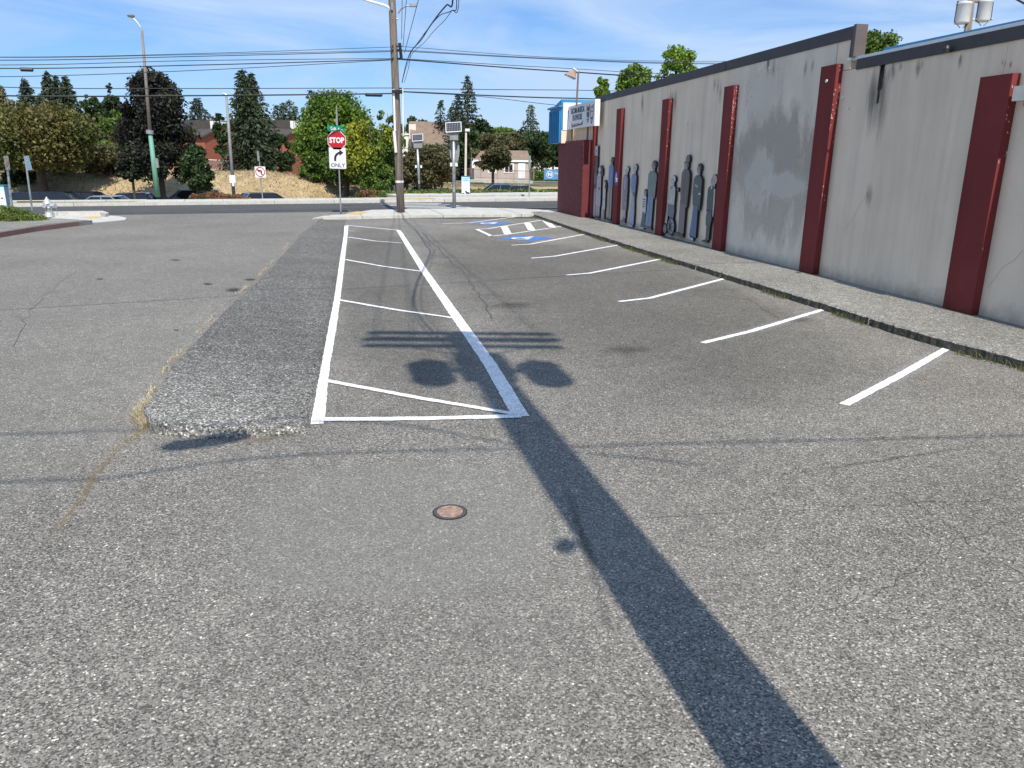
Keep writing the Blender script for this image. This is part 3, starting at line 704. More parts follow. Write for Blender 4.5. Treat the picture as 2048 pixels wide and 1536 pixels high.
# blue ribbed metal roof behind the parapet
s0, zt0 = W(1768, 96, -5); s1, zt1 = W(2047, 38, -5)
mb = MB(); sa, sb_ = s0, -14.0
def blue_top(s_): return zt0 + (zt1 - zt0) * (s_ - s0) / (s1 - s0)
mb.add([wp(sa, 3.7, -5), wp(sb_, 3.7, -5), wp(sb_, blue_top(s1), -5), wp(s1, blue_top(s1), -5), wp(sa, zt0, -5), wp(sa, 3.7, -9), wp(sb_, 3.7, -9), wp(sb_, blue_top(s1), -9), wp(s1, blue_top(s1), -9), wp(sa, zt0, -9)],
       [(0, 1, 2, 3, 4), (9, 8, 7, 6, 5), (4, 3, 8, 9), (3, 2, 7, 8), (0, 4, 9, 5)])
br = mb.build('blue_roof', 'blue_metal', b)
s_ = sa - .05
mb = MB()
while s_ > -13.5: wallbox(mb, s_ - .05, s_, 3.7, min(blue_top(s_), 99) - .06, -5, -4.95); s_ -= .3
mb.build('roof_ribs', 'blue_metal', br)['kind'] = 'stuff'
wallbox(MB(), sb_, sa, zt0 - .02, zt0 + .0, -5.02, -4.93)
# far end: brick block, blue corner canopy
brk = MB(); wallbox(brk, 18.95, 22.9, 0, 2.97, .06, .40); bw = brk.build('brick_block', 'brick_red', b)
mbb = bpy.data.meshes.new('brick'); _t = MB(); _t.box((0, 0, 0), (.395, .012, .098)); mbb.from_pydata(_t.v, [], _t.f); mbb.materials.append(MATS['brick_red'])
for r_ in range(28):
    for c_ in range(10):
        sx = 18.96 + c_ * .42 + (.21 if r_ % 2 else 0)
        if sx + .395 > 22.9: continue
        o = link('brick', mbb, bw); p = wp(sx, .02 + r_ * .105, .40)
        rot = Matrix((( WD.x, WN.x, 0), (WD.y, WN.y, 0), (0, 0, 1))).to_4x4(); o.matrix_basis = Matrix.Translation(p + WN * random.uniform(0, .003)) @ rot
wallbox(MB(), 18.65, 23.4, 0, 3.9, -.4, .05).build('wall_panel', 'stucco', b)
mb = MB(); mb.add([wp(21.8, 2.92, .6), wp(23.8, 2.92, .6), wp(23.8, 4.26, .6), wp(21.8, 4.58, .6), wp(21.8, 2.92, -9), wp(23.8, 2.92, -9), wp(23.8, 4.26, -9), wp(21.8, 4.58, -9)],
                 ((0,1,2,3),(7,6,5,4),(4,5,1,0),(5,6,2,1),(6,7,3,2),(7,4,0,3)))
can = mb.build('blue_canopy', 'blue_metal', b)
mb = MB(); mb.add([wp(21.775, 3.4, .53), wp(21.775, 3.4, -7), wp(21.775, 4.46, -7), wp(21.775, 4.46, .53)], [(0, 1, 2, 3)]); mb.add([wp(21.745, 3.4, .53), wp(21.745, 3.4, -7), wp(21.745, 4.46, -7), wp(21.745, 4.46, .53)], [(0, 1, 2, 3)]); mb.build('canopy_end', 'white_metal', can)
mb = MB(); mb.add([wp(21.765, 2.9, .58), wp(21.765, 2.9, -7), wp(21.765, 3.4, -7), wp(21.765, 3.4, .58)], [(0, 1, 2, 3)]); mb.build('canopy_end', 'stucco', can)
for k in range(7):
    s_ = 21.85 + k * .3; wallbox(MB(), s_, s_ + .06, 2.93, 4.2, .6, .66).build('canopy_rib', 'blue_metal', can)
wallbox(MB(), 21.74, 23.86, 4.28, 4.36, .55, .70).build('canopy_trim', 'blue_metal', can)
wallbox(MB(), 20.2, 21.79, 3.95, 4.42, -.5, -.1).build('white_fascia', 'white_metal', b)
# electrical box on the right
p0 = W(2030, 170, .15); wallbox(MB(), p0[0] - .5, p0[0], 2.96, 3.14, .0, .16).build('wall_box', 'panel_cream', b)
wallbox(MB(), p0[0] - .12, p0[0] - .08, 2.9, 2.96, .0, .05).build('wall_box_bracket', 'rust', b)
# wall stains
def wd_(x0, y0, x1, y1, m, off=.004):
    a = W(x0, y0); c = W(x1, y1)
    decal('stain', [wp(a[0], c[1], off), wp(c[0], c[1], off), wp(c[0], a[1], off), wp(a[0], a[1], off)], m, b)
def drips(xa, xb, yt, yb, n, seed=1):
    rr = random.Random(seed)
    for k in range(n):
        x = rr.uniform(xa, xb); w_ = rr.uniform(2, 6) * (.5 + (xb - xa) / 60); wd_(x, yt, x + w_, yt + (yb - yt) * rr.uniform(.35, 1.0), 'stain_dark', .004 + .0006 * k)
drips(1738, 1772, 120, 330, 6, 1); drips(1758, 1800, 120, 190, 5, 2); drips(1832, 1850, 112, 200, 3, 3); drips(1532, 1546, 105, 190, 4, 4); drips(1722, 1740, 358, 430, 2, 5)
drips(1335, 1352, 170, 270, 3, 6); drips(1282, 1292, 180, 260, 2, 7); drips(1424, 1440, 150, 240, 3, 8); drips(1985, 2025, 118, 150, 4, 9); drips(1600, 1640, 110, 170, 2, 10); drips(1900, 1940, 100, 150, 2, 11)
wd_(1450, 200, 1655, 540, 'stain_patch_dark', .005); wd_(1470, 225, 1640, 400, 'stain_patch_dark', .006)
wd_(1490, 120, 1570, 270, 'stain_patch_light', .008); wd_(1480, 270, 1560, 460, 'stain_patch_light', .009); wd_(1500, 330, 1640, 420, 'stain_patch_light', .010)
mb = MB()
def crack(px):
    q = [W(*p) for p in px]; v = []; f = []
    for i, (s_, z) in enumerate(q): v += [wp(s_ - .0013, z, .005), wp(s_ + .0013, z + .001, .005)]
    mb.add(v, [(2 * i, 2 * i + 1, 2 * i + 3, 2 * i + 2) for i in range(len(q) - 1)])
crack([(1735, 385), (1728, 400), (1722, 405), (1712, 425), (1700, 445), (1690, 460)]); crack([(2046, 500), (2030, 520), (2005, 535), (1992, 555), (1975, 575)])
mb.build('wall_crack', 'crack_fill', b)
for x, y in ((1210, 257), (1272, 250), (1375, 246), (1502, 192), (1686, 195), (1697, 216), (1540, 136), (1654, 162)):
    s_, z = W(x, y, .13 if x == 1654 else 0); o_ = .13 if x == 1654 else 0
    MB().cyl(wp(s_, z, o_), wp(s_, z, o_ + .02), .028, n=10).build('wall_cap', 'white_metal', b)
s_, z = W(1899, 93, .04); MB().lathe([(.05, 0), (.05, .05), (.03, .09)], wp(s_, z - .08, .08), 12).build('camera_dome', 'black', b)
# bare wall foot joint
# flood lamp on the roof
fl = thing('flood_lamp', wp(19.6, 3.9, -.2), 'brown flood lamp on a thin mast rising behind the theatre sign', 'lamp')
base = P(1153, 212, 29.5); top = P(1157, 141, 29.5)
MB().cyl(base, top, .035, .03).build('mast', 'lamp_brown', fl)
hd = P(1143, 148, 29.5); hv = hd
mb = MB()
a = P(1129, 149, 29.5); c = P(1151, 158, 29.5); t1 = P(1146, 139, 29.5); t2 = P(1152, 144, 29.5); dv = Vector((.0, .22, 0))
mb.add([a - dv, c - dv, t2 - dv * .5, t1 - dv * .5, a + dv, c + dv, t2 + dv * .5, t1 + dv * .5], ((3,2,1,0),(4,5,6,7),(0,1,5,4),(1,2,6,5),(2,3,7,6),(3,0,4,7)))
mb.build('hood', 'lamp_brown', fl)
MB().add([a - dv * .9 + Vector((.05, 0, -.02)), c - dv * .9 + Vector((-.03, 0, -.02)), c + dv * .9 + Vector((-.03, 0, -.02)), a + dv * .9 + Vector((.05, 0, -.02))], [(0, 1, 2, 3)]).build('lens', 'lens_white', fl)
MB().cyl(P(1146, 137, 29.5), P(1156, 144, 29.5), .06).build('bracket', 'galv', fl)

# theatre sign
sg = thing('theatre_sign', wp(20.2, 3.4, .3), 'white theatre name board with comedy and tragedy masks on the wall corner', 'sign')
SO = .32
def sp_at(s_, z, o=0): return wp(s_, z, SO + o)
s0, s1, z0, z1 = 17.85, 22.65, 3.43, 4.30
mb = MB(); wallbox(mb, s0, s1, z0, z1, SO - .16, SO); mb.build('board', 'sign_white', sg)
for k in (0, 1):
    ss_ = s0 + .02 + (s1 - s0 - .02) * k; wallbox(MB(), ss_ - .04, ss_ + .04, z0 - .01, z1 + .02, SO - .17, SO + .02).build('frame', 'white_metal', sg)
for k in (1.2, 3.5): wallbox(MB(), s0 + k, s0 + k + .06, 2.97, z0, SO - .12, SO - .06).build('post', 'rail_rust', sg)
for k in (1.15, 3.65): wallbox(MB(), s0 + k, s0 + k + .015, z0, z1, SO + .001, SO + .004).build('board_seam', 'galv', sg)
# text faces outwards; far end is the left of the sign
TW = Matrix(((-WD.x, 0, WN.x), (-WD.y, 0, WN.y), (0, 1, 0))).to_4x4()
def wall_text(t, s_, z, off, size, m, par, sx=1.0, bold=0, name='lettering'): return text(t, size, m, par, Matrix.Translation(wp(s_, z, off)) @ TW, name, .003, sx, bold)
def wall_poly(pts, s_, z, off, sc, m, par, name, sx=1.0):   # pts in (x right, y up)
    return MB().prism([(x * sx, y) for x, y in pts], lambda a, b_, d: wp(s_ - a * sc, z + b_ * sc, d), off, off + .005).build(name, m, par)
wall_text('TACOMA MUSICAL', 20.3, 4.08, SO + .005, .30, 'sign_dark', sg, .80, .004)
wall_text('PLAYHOUSE', 20.3, 3.82, SO + .005, .30, 'sign_dark', sg, .85, .004)
wall_poly([(-.78, -.07), (.78, -.03), (.86, .10), (.82, .12), (.76, .05), (-.76, .03), (-.84, .14), (-.84, -.07)], 20.3, 3.56, SO + .003, 1, 'ribbon_red', sg, 'ribbon')
mb = MB()
for k in range(17):
    if k not in (4, 10): wallbox(mb, 20.92 - k * .078, 20.92 - k * .078 + .045, 3.535 + .002 * k, 3.575 + .002 * k, SO + .009, SO + .012)
mb.build('ribbon_print', 'sign_white', sg)['kind'] = 'stuff'
mask_l = [(-.16, .30), (-.02, .22), (.13, .34), (.12, .05), (.06, -.18), (-.02, -.32), (-.10, -.22), (-.16, .0)]
for cs_ in (18.45, 22.05):
    mk_ = wall_poly(mask_l, cs_ + .28, 3.87, SO + .003, 1.0, 'sign_brown', sg, 'comedy_mask', 1.25)
    for ex, ey, rx_, ry_ in ((-.08, .08, .035, .025), (.06, .08, .035, .025), (-.02, -.14, .07, .025)):
        wall_poly([(ex + rx_ * math.cos(a), ey + ry_ * math.sin(a)) for a in np.linspace(0, 5.5, 9)], cs_ + .28, 3.87, SO + .009, 1, 'sign_white', mk_, 'mask_opening', 1.25)
    tm = MB()
    out_ = [(x, y - .02) for x, y in mask_l]
    for i in range(len(out_)):
        (xa, ya), (xb, yb) = out_[i], out_[(i + 1) % len(out_)]
        tm.tube([wp(cs_ - .22 - xa * 1.15, 3.85 + ya, SO + .006), wp(cs_ - .22 - xb * 1.15, 3.85 + yb, SO + .006)], .011, 5)
    t_ = tm.build('tragedy_mask', 'sign_dark', sg)
    for ex, ey, rx_, ry_ in ((-.08, .08, .035, .025), (.06, .08, .035, .025), (-.02, -.15, .06, .04)):
        wall_poly([(ex + rx_ * math.cos(a), ey + ry_ * math.sin(a)) for a in np.linspace(0, 5.5, 9)], cs_ - .22, 3.85, SO + .004, 1, 'sign_dark', t_, 'mask_opening', 1.15)

# blue accessible sign on a pilaster
s_, z_ = W(1233, 357, .13)
pk = thing('accessible_parking_sign', wp(s_, z_, .13), 'small blue wheelchair sign fixed to the red pilaster among the painted figures', 'sign')
MB().prism([(-.15, -.23), (.15, -.23), (.15, .23), (-.15, .23)], lambda a, b_, d: wp(s_ - a, z_ + b_, d), .128, .136).build('plate', pm('plate_blue', (.03, .04, .30), None, 4, .5), pk)
mb = MB(); pts_ = [(.09 * math.cos(R(a)) - .01, .09 * math.sin(R(a)) - .03) for a in range(110, 400, 20)]
mb.tube([wp(s_ - x, z_ + y, .138) for x, y in pts_], .012, 5); mb.tube([wp(s_ + .02, z_ + .12, .138), wp(s_ + .01, z_ - .0, .138), wp(s_ - .07, z_ - .0, .138), wp(s_ - .10, z_ - .10, .138)], .013, 5)
mb.cyl(wp(s_ + .02, z_ + .15, .137), wp(s_ + .02, z_ + .15, .142), .025, n=10)
mb.build('wheelchair_mark', 'sign_white', pk)

# ------------------------------------------------------------------ painted cut-out figures on the wall
FM = {}
pm('figure_line', (.03, .027, .028), None, 5, .7)
def fm(c):
    g_ = sum(c) / 3; c = tuple(min(.8, (x * .72 + g_ * .28) * 1.5) for x in c)
    k = 'fig_%d_%d_%d' % tuple(int(x * 255) for x in c)
    if k not in MATS: pm(k, c, tuple(x * .78 for x in c), 9, .6)
    return k
def ell(cx, cy, rx, ry, n=16): return [(cx + rx * math.cos(2 * math.pi * i / n), cy + ry * math.sin(2 * math.pi * i / n)) for i in range(n)]
def figure(name, box, parts, label, group='painted cut-out figures along the theatre wall'):
    x0, x1, y0, y1 = box
    xm, ym = (x0 + x1) / 2, y1
    sA, _ = W(x0, (y0 + y1) / 2, .09); sB, _ = W(x1, (y0 + y1) / 2, .09)
    _, zt = W(xm, y0, .09); _, zb = W(xm, y1, .09)
    hh = zt - zb; sc = (sA + sB) / 2; wdt = abs(sA - sB) * .88
    t = thing(name, wp(sc, zb, .07), label, 'painted figure', group)
    fn = lambda a, b_, d: wp(sc - a * wdt, zb + b_ * hh, d)     # a in [-.5,.5] right, b up
    bd = MB()
    for k, (nm, poly, col) in enumerate(parts):
        cx = sum(p[0] for p in poly) / len(poly); cy = sum(p[1] for p in poly) / len(poly); q = []
        for (a, b_) in poly:
            vx, vy = (a - cx) * wdt, (b_ - cy) * hh; l_ = math.hypot(vx, vy) + 1e-6; g = (l_ + .010) / l_; q.append((cx + vx * g / wdt, cy + vy * g / hh))
        bd.prism(q, fn, .030 + .0004 * k, .056 + .0004 * k)
    bd.build('board', 'black', t)
    ol = MB()
    for k, (nm, poly, col) in enumerate(parts):
        if nm in ('eye', 'mouth', 'painted_fold'): continue
        cx = sum(p[0] for p in poly) / len(poly); cy = sum(p[1] for p in poly) / len(poly); q = []
        for (a, b_) in poly:
            vx, vy = (a - cx) * wdt, (b_ - cy) * hh; l_ = math.hypot(vx, vy) + 1e-6; g = (l_ + .006) / l_; q.append((cx + vx * g / wdt, cy + vy * g / hh))
        ol.prism(q, fn, .0564 + .0005 * len(parts), .0624 + .0012 * k + .0005 * len(parts))
    o_ = ol.build('painted_outline', 'figure_line', t); o_['kind'] = 'stuff'
    for k, (nm, poly, col) in enumerate(parts):
        MB().prism(poly, fn, .0562 + .0005 * len(parts), .063 + .0012 * k + .0005 * len(parts)).build(nm, fm(col), t)
    mb = MB()
    for sgn in (-.1, .1): mb.add([fn(sgn, .3, .04), fn(sgn + .05, .3, .04), fn(sgn + .05, .34, .04), fn(sgn, .34, .04)], [(0, 1, 2, 3)]); mb.add([fn(sgn, .3, .0), fn(sgn + .05, .3, .0), fn(sgn + .05, .3, .05), fn(sgn, .3, .05)], [(0, 1, 2, 3)])
    mb.build('bracket', 'galv', t)
    return t, fn
SK = (.46, .38, .32); SKD = (.16, .11, .08); HR = (.06, .05, .045); GH = (.42, .42, .43)
def face(cx, cy, rx, ry, skin, hair, hatc=None):
    prof = [(cx - rx * .8, cy + ry * .5), (cx - rx * 1.0, cy + ry * .2), (cx - rx * 1.25, cy - ry * .05), (cx - rx * .95, cy - ry * .2), (cx - rx * .95, cy - ry * .5), (cx - rx * .6, cy - ry * .95), (cx + rx * .1, cy - ry * 1.0), (cx + rx * .75, cy - ry * .5), (cx + rx * .9, cy + ry * .2), (cx + rx * .5, cy + ry * .9), (cx - rx * .3, cy + ry * .95)]
    hairp = [(cx - rx * .75, cy + ry * .55), (cx - rx * .2, cy + ry * .6), (cx + rx * .25, cy + ry * .25), (cx + rx * .35, cy - ry * .35), (cx + rx * .85, cy - ry * .55), (cx + rx * 1.12, cy + ry * .1), (cx + rx * .9, cy + ry * .8), (cx + rx * .2, cy + ry * 1.15), (cx - rx * .5, cy + ry * 1.05)]
    neck = [(cx - rx * .35, cy - ry * 1.5), (cx + rx * .55, cy - ry * 1.5), (cx + rx * .5, cy - ry * .6), (cx - rx * .4, cy - ry * .7)]
    out = [('neck', neck, skin), ('face', prof, skin), ('hair', hairp, hair),
           ('eye', ell(cx - rx * .5, cy + ry * .12, rx * .13, ry * .08, 8), (.03, .03, .03)), ('mouth', ell(cx - rx * .6, cy - ry * .45, rx * .2, ry * .06, 8), (.16, .06, .05)), ('ear', ell(cx + rx * .25, cy - ry * .05, rx * .14, ry * .2, 8), tuple(c * .8 for c in skin))]
    return out
def torso(cx, y0, y1, w0, w1, col, name='shirt'):
    return (name, [(cx - w0, y0), (cx + w0, y0), (cx + w1 * 1.0, y0 + (y1 - y0) * .45), (cx + w1, y1 - (y1 - y0) * .12), (cx + w1 * .55, y1), (cx - w1 * .45, y1), (cx - w1 * .9, y1 - (y1 - y0) * .12), (cx - w1 * .95, y0 + (y1 - y0) * .4)], col)
def arm(x, y0, y1, w_, col, name='sleeve'): return (name, [(x - w_, y1), (x + w_ * .6, y1), (x + w_, (y0 + y1) / 2), (x + w_ * .5, y0), (x - w_ * .5, y0), (x - w_ * .9, (y0 + y1) / 2)], col)
def leg(x, y0, y1, w0, w1, col, name='trouser_leg'): return (name, [(x - w0, y0), (x + w0, y0), (x + w1 * .95, (y0 + y1) / 2), (x + w1, y1), (x - w1, y1), (x - w1 * .95, (y0 + y1) / 2)], col)
def shoe(x, y, w_, col, name='shoe'): return (name, [(x - w_ * 1.6, y - .012), (x + w_ * .7, y - .012), (x + w_ * .7, y + .018), (x - w_ * .2, y + .026), (x - w_ * 1.5, y + .008)], col)
def line_(x0, y0, x1, y1, w_, col, name='painted_fold'): return (name, [(x0 - w_, y0), (x0 + w_, y0), (x1 + w_, y1), (x1 - w_, y1)], col)
LN = (.045, .04, .042)
# ticket booth panel
figure('ticket_booth_cutout', (1179, 1195, 290, 433), [
    ('base', [(-.46, 0), (.46, 0), (.46, .40), (-.46, .40)], (.24, .20, .20)), ('drape', [(-.34, .02), (-.05, .02), (-.12, .36), (-.28, .34)], (.33, .28, .30)), ('drape', [(.02, .02), (.34, .02), (.26, .34), (.10, .36)], (.33, .28, .30)),
    ('ledge', [(-.48, .40), (.48, .40), (.48, .46), (-.48, .46)], (.12, .05, .05)), ('window', [(-.44, .46), (.44, .46), (.44, .78), (-.44, .78)], (.09, .075, .07)),
    ('clerk', [(-.22, .46), (.26, .46), (.22, .60), (.08, .64), (-.06, .64), (-.2, .60)], (.11, .14, .26)), ('clerk_face', ell(0, .685, .10, .035), (.25, .20, .16)),
    ('lintel', [(-.44, .78), (.44, .78), (.44, .84), (-.44, .84)], (.20, .05, .035)), ('sign_panel', [(-.36, .85), (.42, .85), (.42, .985), (-.36, .985)], (.30, .37, .36)), ('sign_print', [(-.15, .90), (.25, .90), (.25, .925), (-.15, .925)], (.10, .10, .12)), ('sign_print', [(-.02, .885), (.16, .885), (.10, .925), (.04, .925)], (.75, .76, .76))],
    'cut-out ticket booth with a pale green sign, first panel beside the brick block')
figure('painted_woman', (1190, 1204, 331, 437), [('hair', [(.0, .985), (.22, 1.0), (.46, .95), (.50, .82), (.25, .80), (.05, .85)], HR)] + face(-.02, .925, .20, .055, SK, HR)[:2] +
    [leg(-.2, .03, .26, .10, .12, (.34, .31, .33), 'stocking'), leg(.08, .02, .26, .10, .12, (.34, .31, .33), 'stocking'), shoe(-.2, .02, .14, LN), shoe(.08, .015, .14, LN), torso(-.05, .24, .86, .36, .34, (.37, .31, .34), 'pink_coat'), arm(.2, .40, .80, .10, (.33, .28, .31)), line_(-.05, .27, -.05, .8, .012, LN), ('badge', [(-.02, .55), (.14, .55), (.14, .59), (-.02, .59)], LN)],
    'painted cut-out woman in a pale pink coat with brown hair, next to the ticket booth')
figure('painted_girl', (1203, 1211, 360, 439), [('hair', [(-.2, .99), (.2, 1.0), (.48, .92), (.46, .72), (.1, .74), (-.2, .86)], HR)] + face(-.1, .90, .24, .065, SK, HR)[:2] +
    [leg(-.18, .02, .28, .12, .12, (.27, .24, .24), 'stocking'), leg(.12, .02, .28, .12, .12, (.27, .24, .24), 'stocking'), torso(0, .26, .80, .36, .34, (.40, .39, .40), 'white_dress'), ('print', ell(0, .52, .10, .03), (.2, .2, .22))],
    'small painted cut-out girl in a white dress beside the woman in pink')
figure('painted_man', (1213, 1226, 314, 442), face(.12, .945, .24, .045, SKD, HR) +
    [leg(-.12, .03, .56, .20, .22, (.25, .22, .18)), leg(.16, .03, .56, .18, .20, (.25, .22, .18)), shoe(-.18, .02, .24, LN), shoe(.12, .012, .2, LN), torso(.05, .54, .885, .32, .42, (.10, .17, .34), 'blue_shirt'), arm(.36, .50, .85, .10, (.09, .15, .30)), line_(.02, .05, .04, .54, .012, LN)],
    'painted cut-out man in a blue shirt and tan trousers left of the second pilaster')
figure('painted_woman', (1242, 1256, 332, 447), face(.12, .93, .26, .055, (.36, .31, .33), (.42, .42, .46)) +
    [leg(-.12, .08, .26, .12, .15, (.32, .29, .27), 'stocking'), leg(.12, .08, .26, .12, .15, (.32, .29, .27), 'stocking'), shoe(-.1, .03, .24, (.14, .12, .16), 'boot'), leg(.0, .01, .10, .26, .18, (.14, .12, .16), 'boot'), torso(.0, .24, .85, .36, .40, (.19, .16, .21), 'purple_coat'), arm(.28, .34, .80, .13, (.17, .145, .19)), ('hand', ell(.2, .36, .06, .02), SK), ('scarf', [(-.1, .60), (.06, .60), (.02, .83), (-.08, .83)], (.30, .33, .38))],
    'painted cut-out older woman in a long purple coat right of the wheelchair sign')
figure('painted_woman', (1257, 1273, 328, 452), face(.1, .93, .24, .06, (.34, .33, .32), (.36, .34, .33)) +
    [('blue_skirt', [(-.46, .03), (.30, .02), (.32, .25), (.22, .56), (-.12, .56), (-.25, .3)], (.22, .24, .36)), ('skirt_fold', [(-.2, .05), (-.05, .05), (.02, .5), (-.02, .5)], (.33, .35, .45)), ('skirt_fold', [(.1, .05), (.2, .05), (.14, .5), (.1, .5)], (.30, .32, .44)), shoe(-.22, .0, .13, GH), shoe(.1, -.005, .13, GH), torso(.04, .54, .84, .22, .36, (.11, .18, .33), 'blue_top'), arm(.26, .48, .78, .11, (.10, .16, .3)), ('handbag', ell(.18, .52, .09, .03), LN)],
    'painted cut-out woman in a blue top and long flared pale blue skirt')
figure('painted_boy', (1280, 1293, 378, 458), face(.12, .92, .26, .07, (.3, .27, .25), HR) +
    [('trousers', [(-.42, .04), (.22, .03), (.30, .3), (.30, .46), (-.16, .46), (-.22, .3)], (.08, .11, .12)), shoe(-.25, .015, .2, GH), shoe(.1, .01, .16, GH), torso(.08, .42, .84, .26, .36, (.42, .43, .46), 'striped_shirt'), ] + [('stripe', [(-.2, y), (.32, y), (.32, y + .025), (-.2, y + .025)], (.10, .10, .12)) for y in (.55, .61, .67, .73)] + [arm(.36, .38, .76, .10, (.34, .35, .37))],
    'short painted cut-out boy in a striped shirt and flared dark trousers')
figure('painted_man', (1289, 1313, 321, 460), face(.12, .935, .20, .055, (.22, .17, .14), HR) +
    [('jeans', [(-.44, .05), (.18, .04), (.22, .3), (.24, .52), (-.24, .52), (-.30, .3)], (.13, .20, .33)), line_(-.12, .07, -.02, .5, .010, LN), shoe(-.26, .02, .24, (.13, .11, .10)), shoe(.1, .01, .2, (.13, .11, .10)), torso(.04, .50, .845, .30, .40, (.12, .18, .16), 'green_shirt'), arm(.36, .66, .82, .12, (.11, .165, .15)), arm(.34, .46, .68, .07, (.24, .19, .16), 'forearm')],
    'painted cut-out man in a green shirt and blue jeans beside the boy')
ttw, fnw = figure('painted_wheelchair_man', (1326, 1352, 350, 472), [('far_leg', [(-.38, .20), (-.18, .20), (-.10, .56), (-.24, .56)], (.26, .28, .24)), ('small_wheel', ell(-.34, .10, .16, .075, 20), (.15, .15, .15)), ('wheel', ell(.18, .16, .30, .148, 28), (.05, .05, .05)), ('wheel_disc', ell(.18, .16, .25, .128, 28), (.30, .31, .33)), ('lap', [(-.18, .34), (.34, .30), (.40, .42), (.36, .54), (-.16, .54)], (.12, .13, .17))] +
    face(.16, .925, .17, .06, (.36, .35, .37), (.42, .43, .47)) + [torso(.12, .52, .83, .26, .28, (.36, .35, .30), 'cream_shirt'), ('hands', [(-.2, .545), (.24, .56), (.22, .60), (-.05, .575), (-.2, .60)], SK), ('bow_tie', [(.0, .80), (.14, .78), (.14, .82), (.0, .79)], (.10, .10, .10))],
    'painted cut-out man with white hair sitting in a wheelchair')
mb = MB()
for k in range(10):
    a = 2 * math.pi * k / 10; mb.tube([fnw(.18, .16, .103), fnw(.18 + .25 * math.cos(a), .16 + .128 * math.sin(a), .103)], .009, 5)
mb.build('spokes', 'black', ttw)
figure('painted_man', (1351, 1377, 310, 476), face(.16, .875, .17, .05, (.28, .23, .20), (.12, .10, .09)) +
    [('hat', [(-.04, .915), (.10, .925), (.10, .96), (.18, .995), (.34, 1.0), (.42, .97), (.42, .925), (.34, .915), (.12, .905), (-.04, .90)], (.13, .105, .09)), leg(.0, .06, .46, .18, .18, (.17, .14, .135)), leg(.18, .05, .46, .14, .16, (.16, .13, .125)), shoe(-.18, .03, .26, (.10, .075, .07)), shoe(.14, .02, .2, (.10, .075, .07)), torso(.16, .42, .83, .26, .36, (.125, .10, .095), 'brown_coat'), arm(.40, .38, .78, .11, (.115, .092, .088)), ('hand', ell(-.42, .58, .08, .025), (.10, .08, .075)), line_(.1, .45, .14, .8, .008, LN)],
    'tallest painted cut-out man in a brown coat and brown hat behind the wheelchair')
figure('painted_man', (1378, 1402, 326, 482), face(.12, .93, .19, .055, (.26, .22, .19), HR) +
    [('jeans', [(-.36, .06), (.26, .04), (.26, .3), (.26, .50), (-.16, .50), (-.22, .3)], (.08, .13, .24)), line_(-.02, .07, .06, .48, .008, LN), shoe(-.34, .03, .13, GH), shoe(-.06, .01, .16, GH), torso(.08, .46, .84, .30, .40, (.075, .10, .09), 'green_sweater'), arm(.40, .40, .80, .09, (.07, .09, .085)), ('sleeve_badge', [(.28, .60), (.42, .60), (.42, .625), (.28, .625)], (.55, .56, .55)), ('letter', [(-.12, .70), (-.07, .70), (-.07, .73), (-.12, .73)], (.5, .5, .48)), ('letter', [(.0, .69), (.05, .69), (.05, .725), (.0, .725)], (.5, .5, .48)), ('letter', [(.12, .69), (.16, .69), (.16, .72), (.12, .72)], (.5, .5, .48))],
    'painted cut-out man in a dark green sweater with pale letters and blue jeans')
figure('painted_man', (1406, 1431, 349, 488), face(.16, .915, .24, .075, (.33, .28, .25), (.35, .30, .27)) +
    [('breeches', [(-.26, .27), (-.1, .24), (.14, .25), (.22, .35), (.20, .52), (-.2, .52), (-.3, .38)], (.075, .09, .10)), leg(-.02, .05, .28, .15, .16, (.07, .08, .085), 'boot'), shoe(-.16, .02, .22, (.06, .065, .07), 'boot_foot'), torso(.02, .48, .83, .28, .34, (.06, .085, .075), 'dark_vest'), arm(.34, .40, .80, .07, (.36, .36, .33), 'white_sleeve'), ('collar', [(.0, .78), (.12, .83), (.0, .83)], (.6, .6, .58)), ('belt', [(-.28, .47), (.24, .47), (.24, .495), (-.28, .495)], (.04, .045, .045))],
    'bald painted cut-out man in a dark vest and tall boots, rightmost figure')

# ------------------------------------------------------------------ utility poles and wires
P1 = P(802, 431, 32.6); P1.z = 0; PT = P(784, 0, 32.6)
dirp = (PT - P1)
up_ = thing('utility_pole', P1, 'tall weathered wooden utility pole standing at the pavement behind the lot', 'utility pole')
def onp(z): return P1 + dirp * (z / dirp.z)
MB().tube([onp(z) for z in (0, 2, 5, 8, 10.5, 12)], [.165, .16, .15, .14, .13, .12], 14).build('pole', 'wood_pole', up_, True)
def ppx(x, y, Y=32.55): return P(x, y, Y)
MB().lathe([(.172, 0), (.172, .09), (.0, .09)], onp(P(802, 363, 32.6).z - .05), 16).build('white_band', 'white_metal', up_)
for x0, y0, x1, y1, r in ((787, 178, 790, 262, .045), (788, 262, 792, 305, .06), (805, 176, 807, 272, .03)):
    MB().cyl(ppx(x0, y0, 32.4), ppx(x1, y1, 32.4), r, n=8).build('conduit', 'white_metal', up_)
MB().cyl(ppx(799, 86, 32.4), ppx(803, 119, 32.4), .06, n=8).build('insulator_bracket', 'black', up_)
MB().box(tuple(ppx(786, 186, 32.35) - Vector((.03, .08, 0))), tuple(ppx(803, 180, 32.35) + Vector((.03, .08, 0)))).build('cable_bracket', 'black', up_)
MB().tube([ppx(781, 24), ppx(779, 16), ppx(770, 11), ppx(745, 4), ppx(720, -4), ppx(690, -10)], .05, 8).build('lamp_arm', 'white_metal', up_)
ha = ppx(680, -12); MB().lathe([(.02, -.1), (.16, -.06), (.2, 0), (.12, .1), (.02, .13)], ha, 14).build('lamp_head', 'galv', up_)
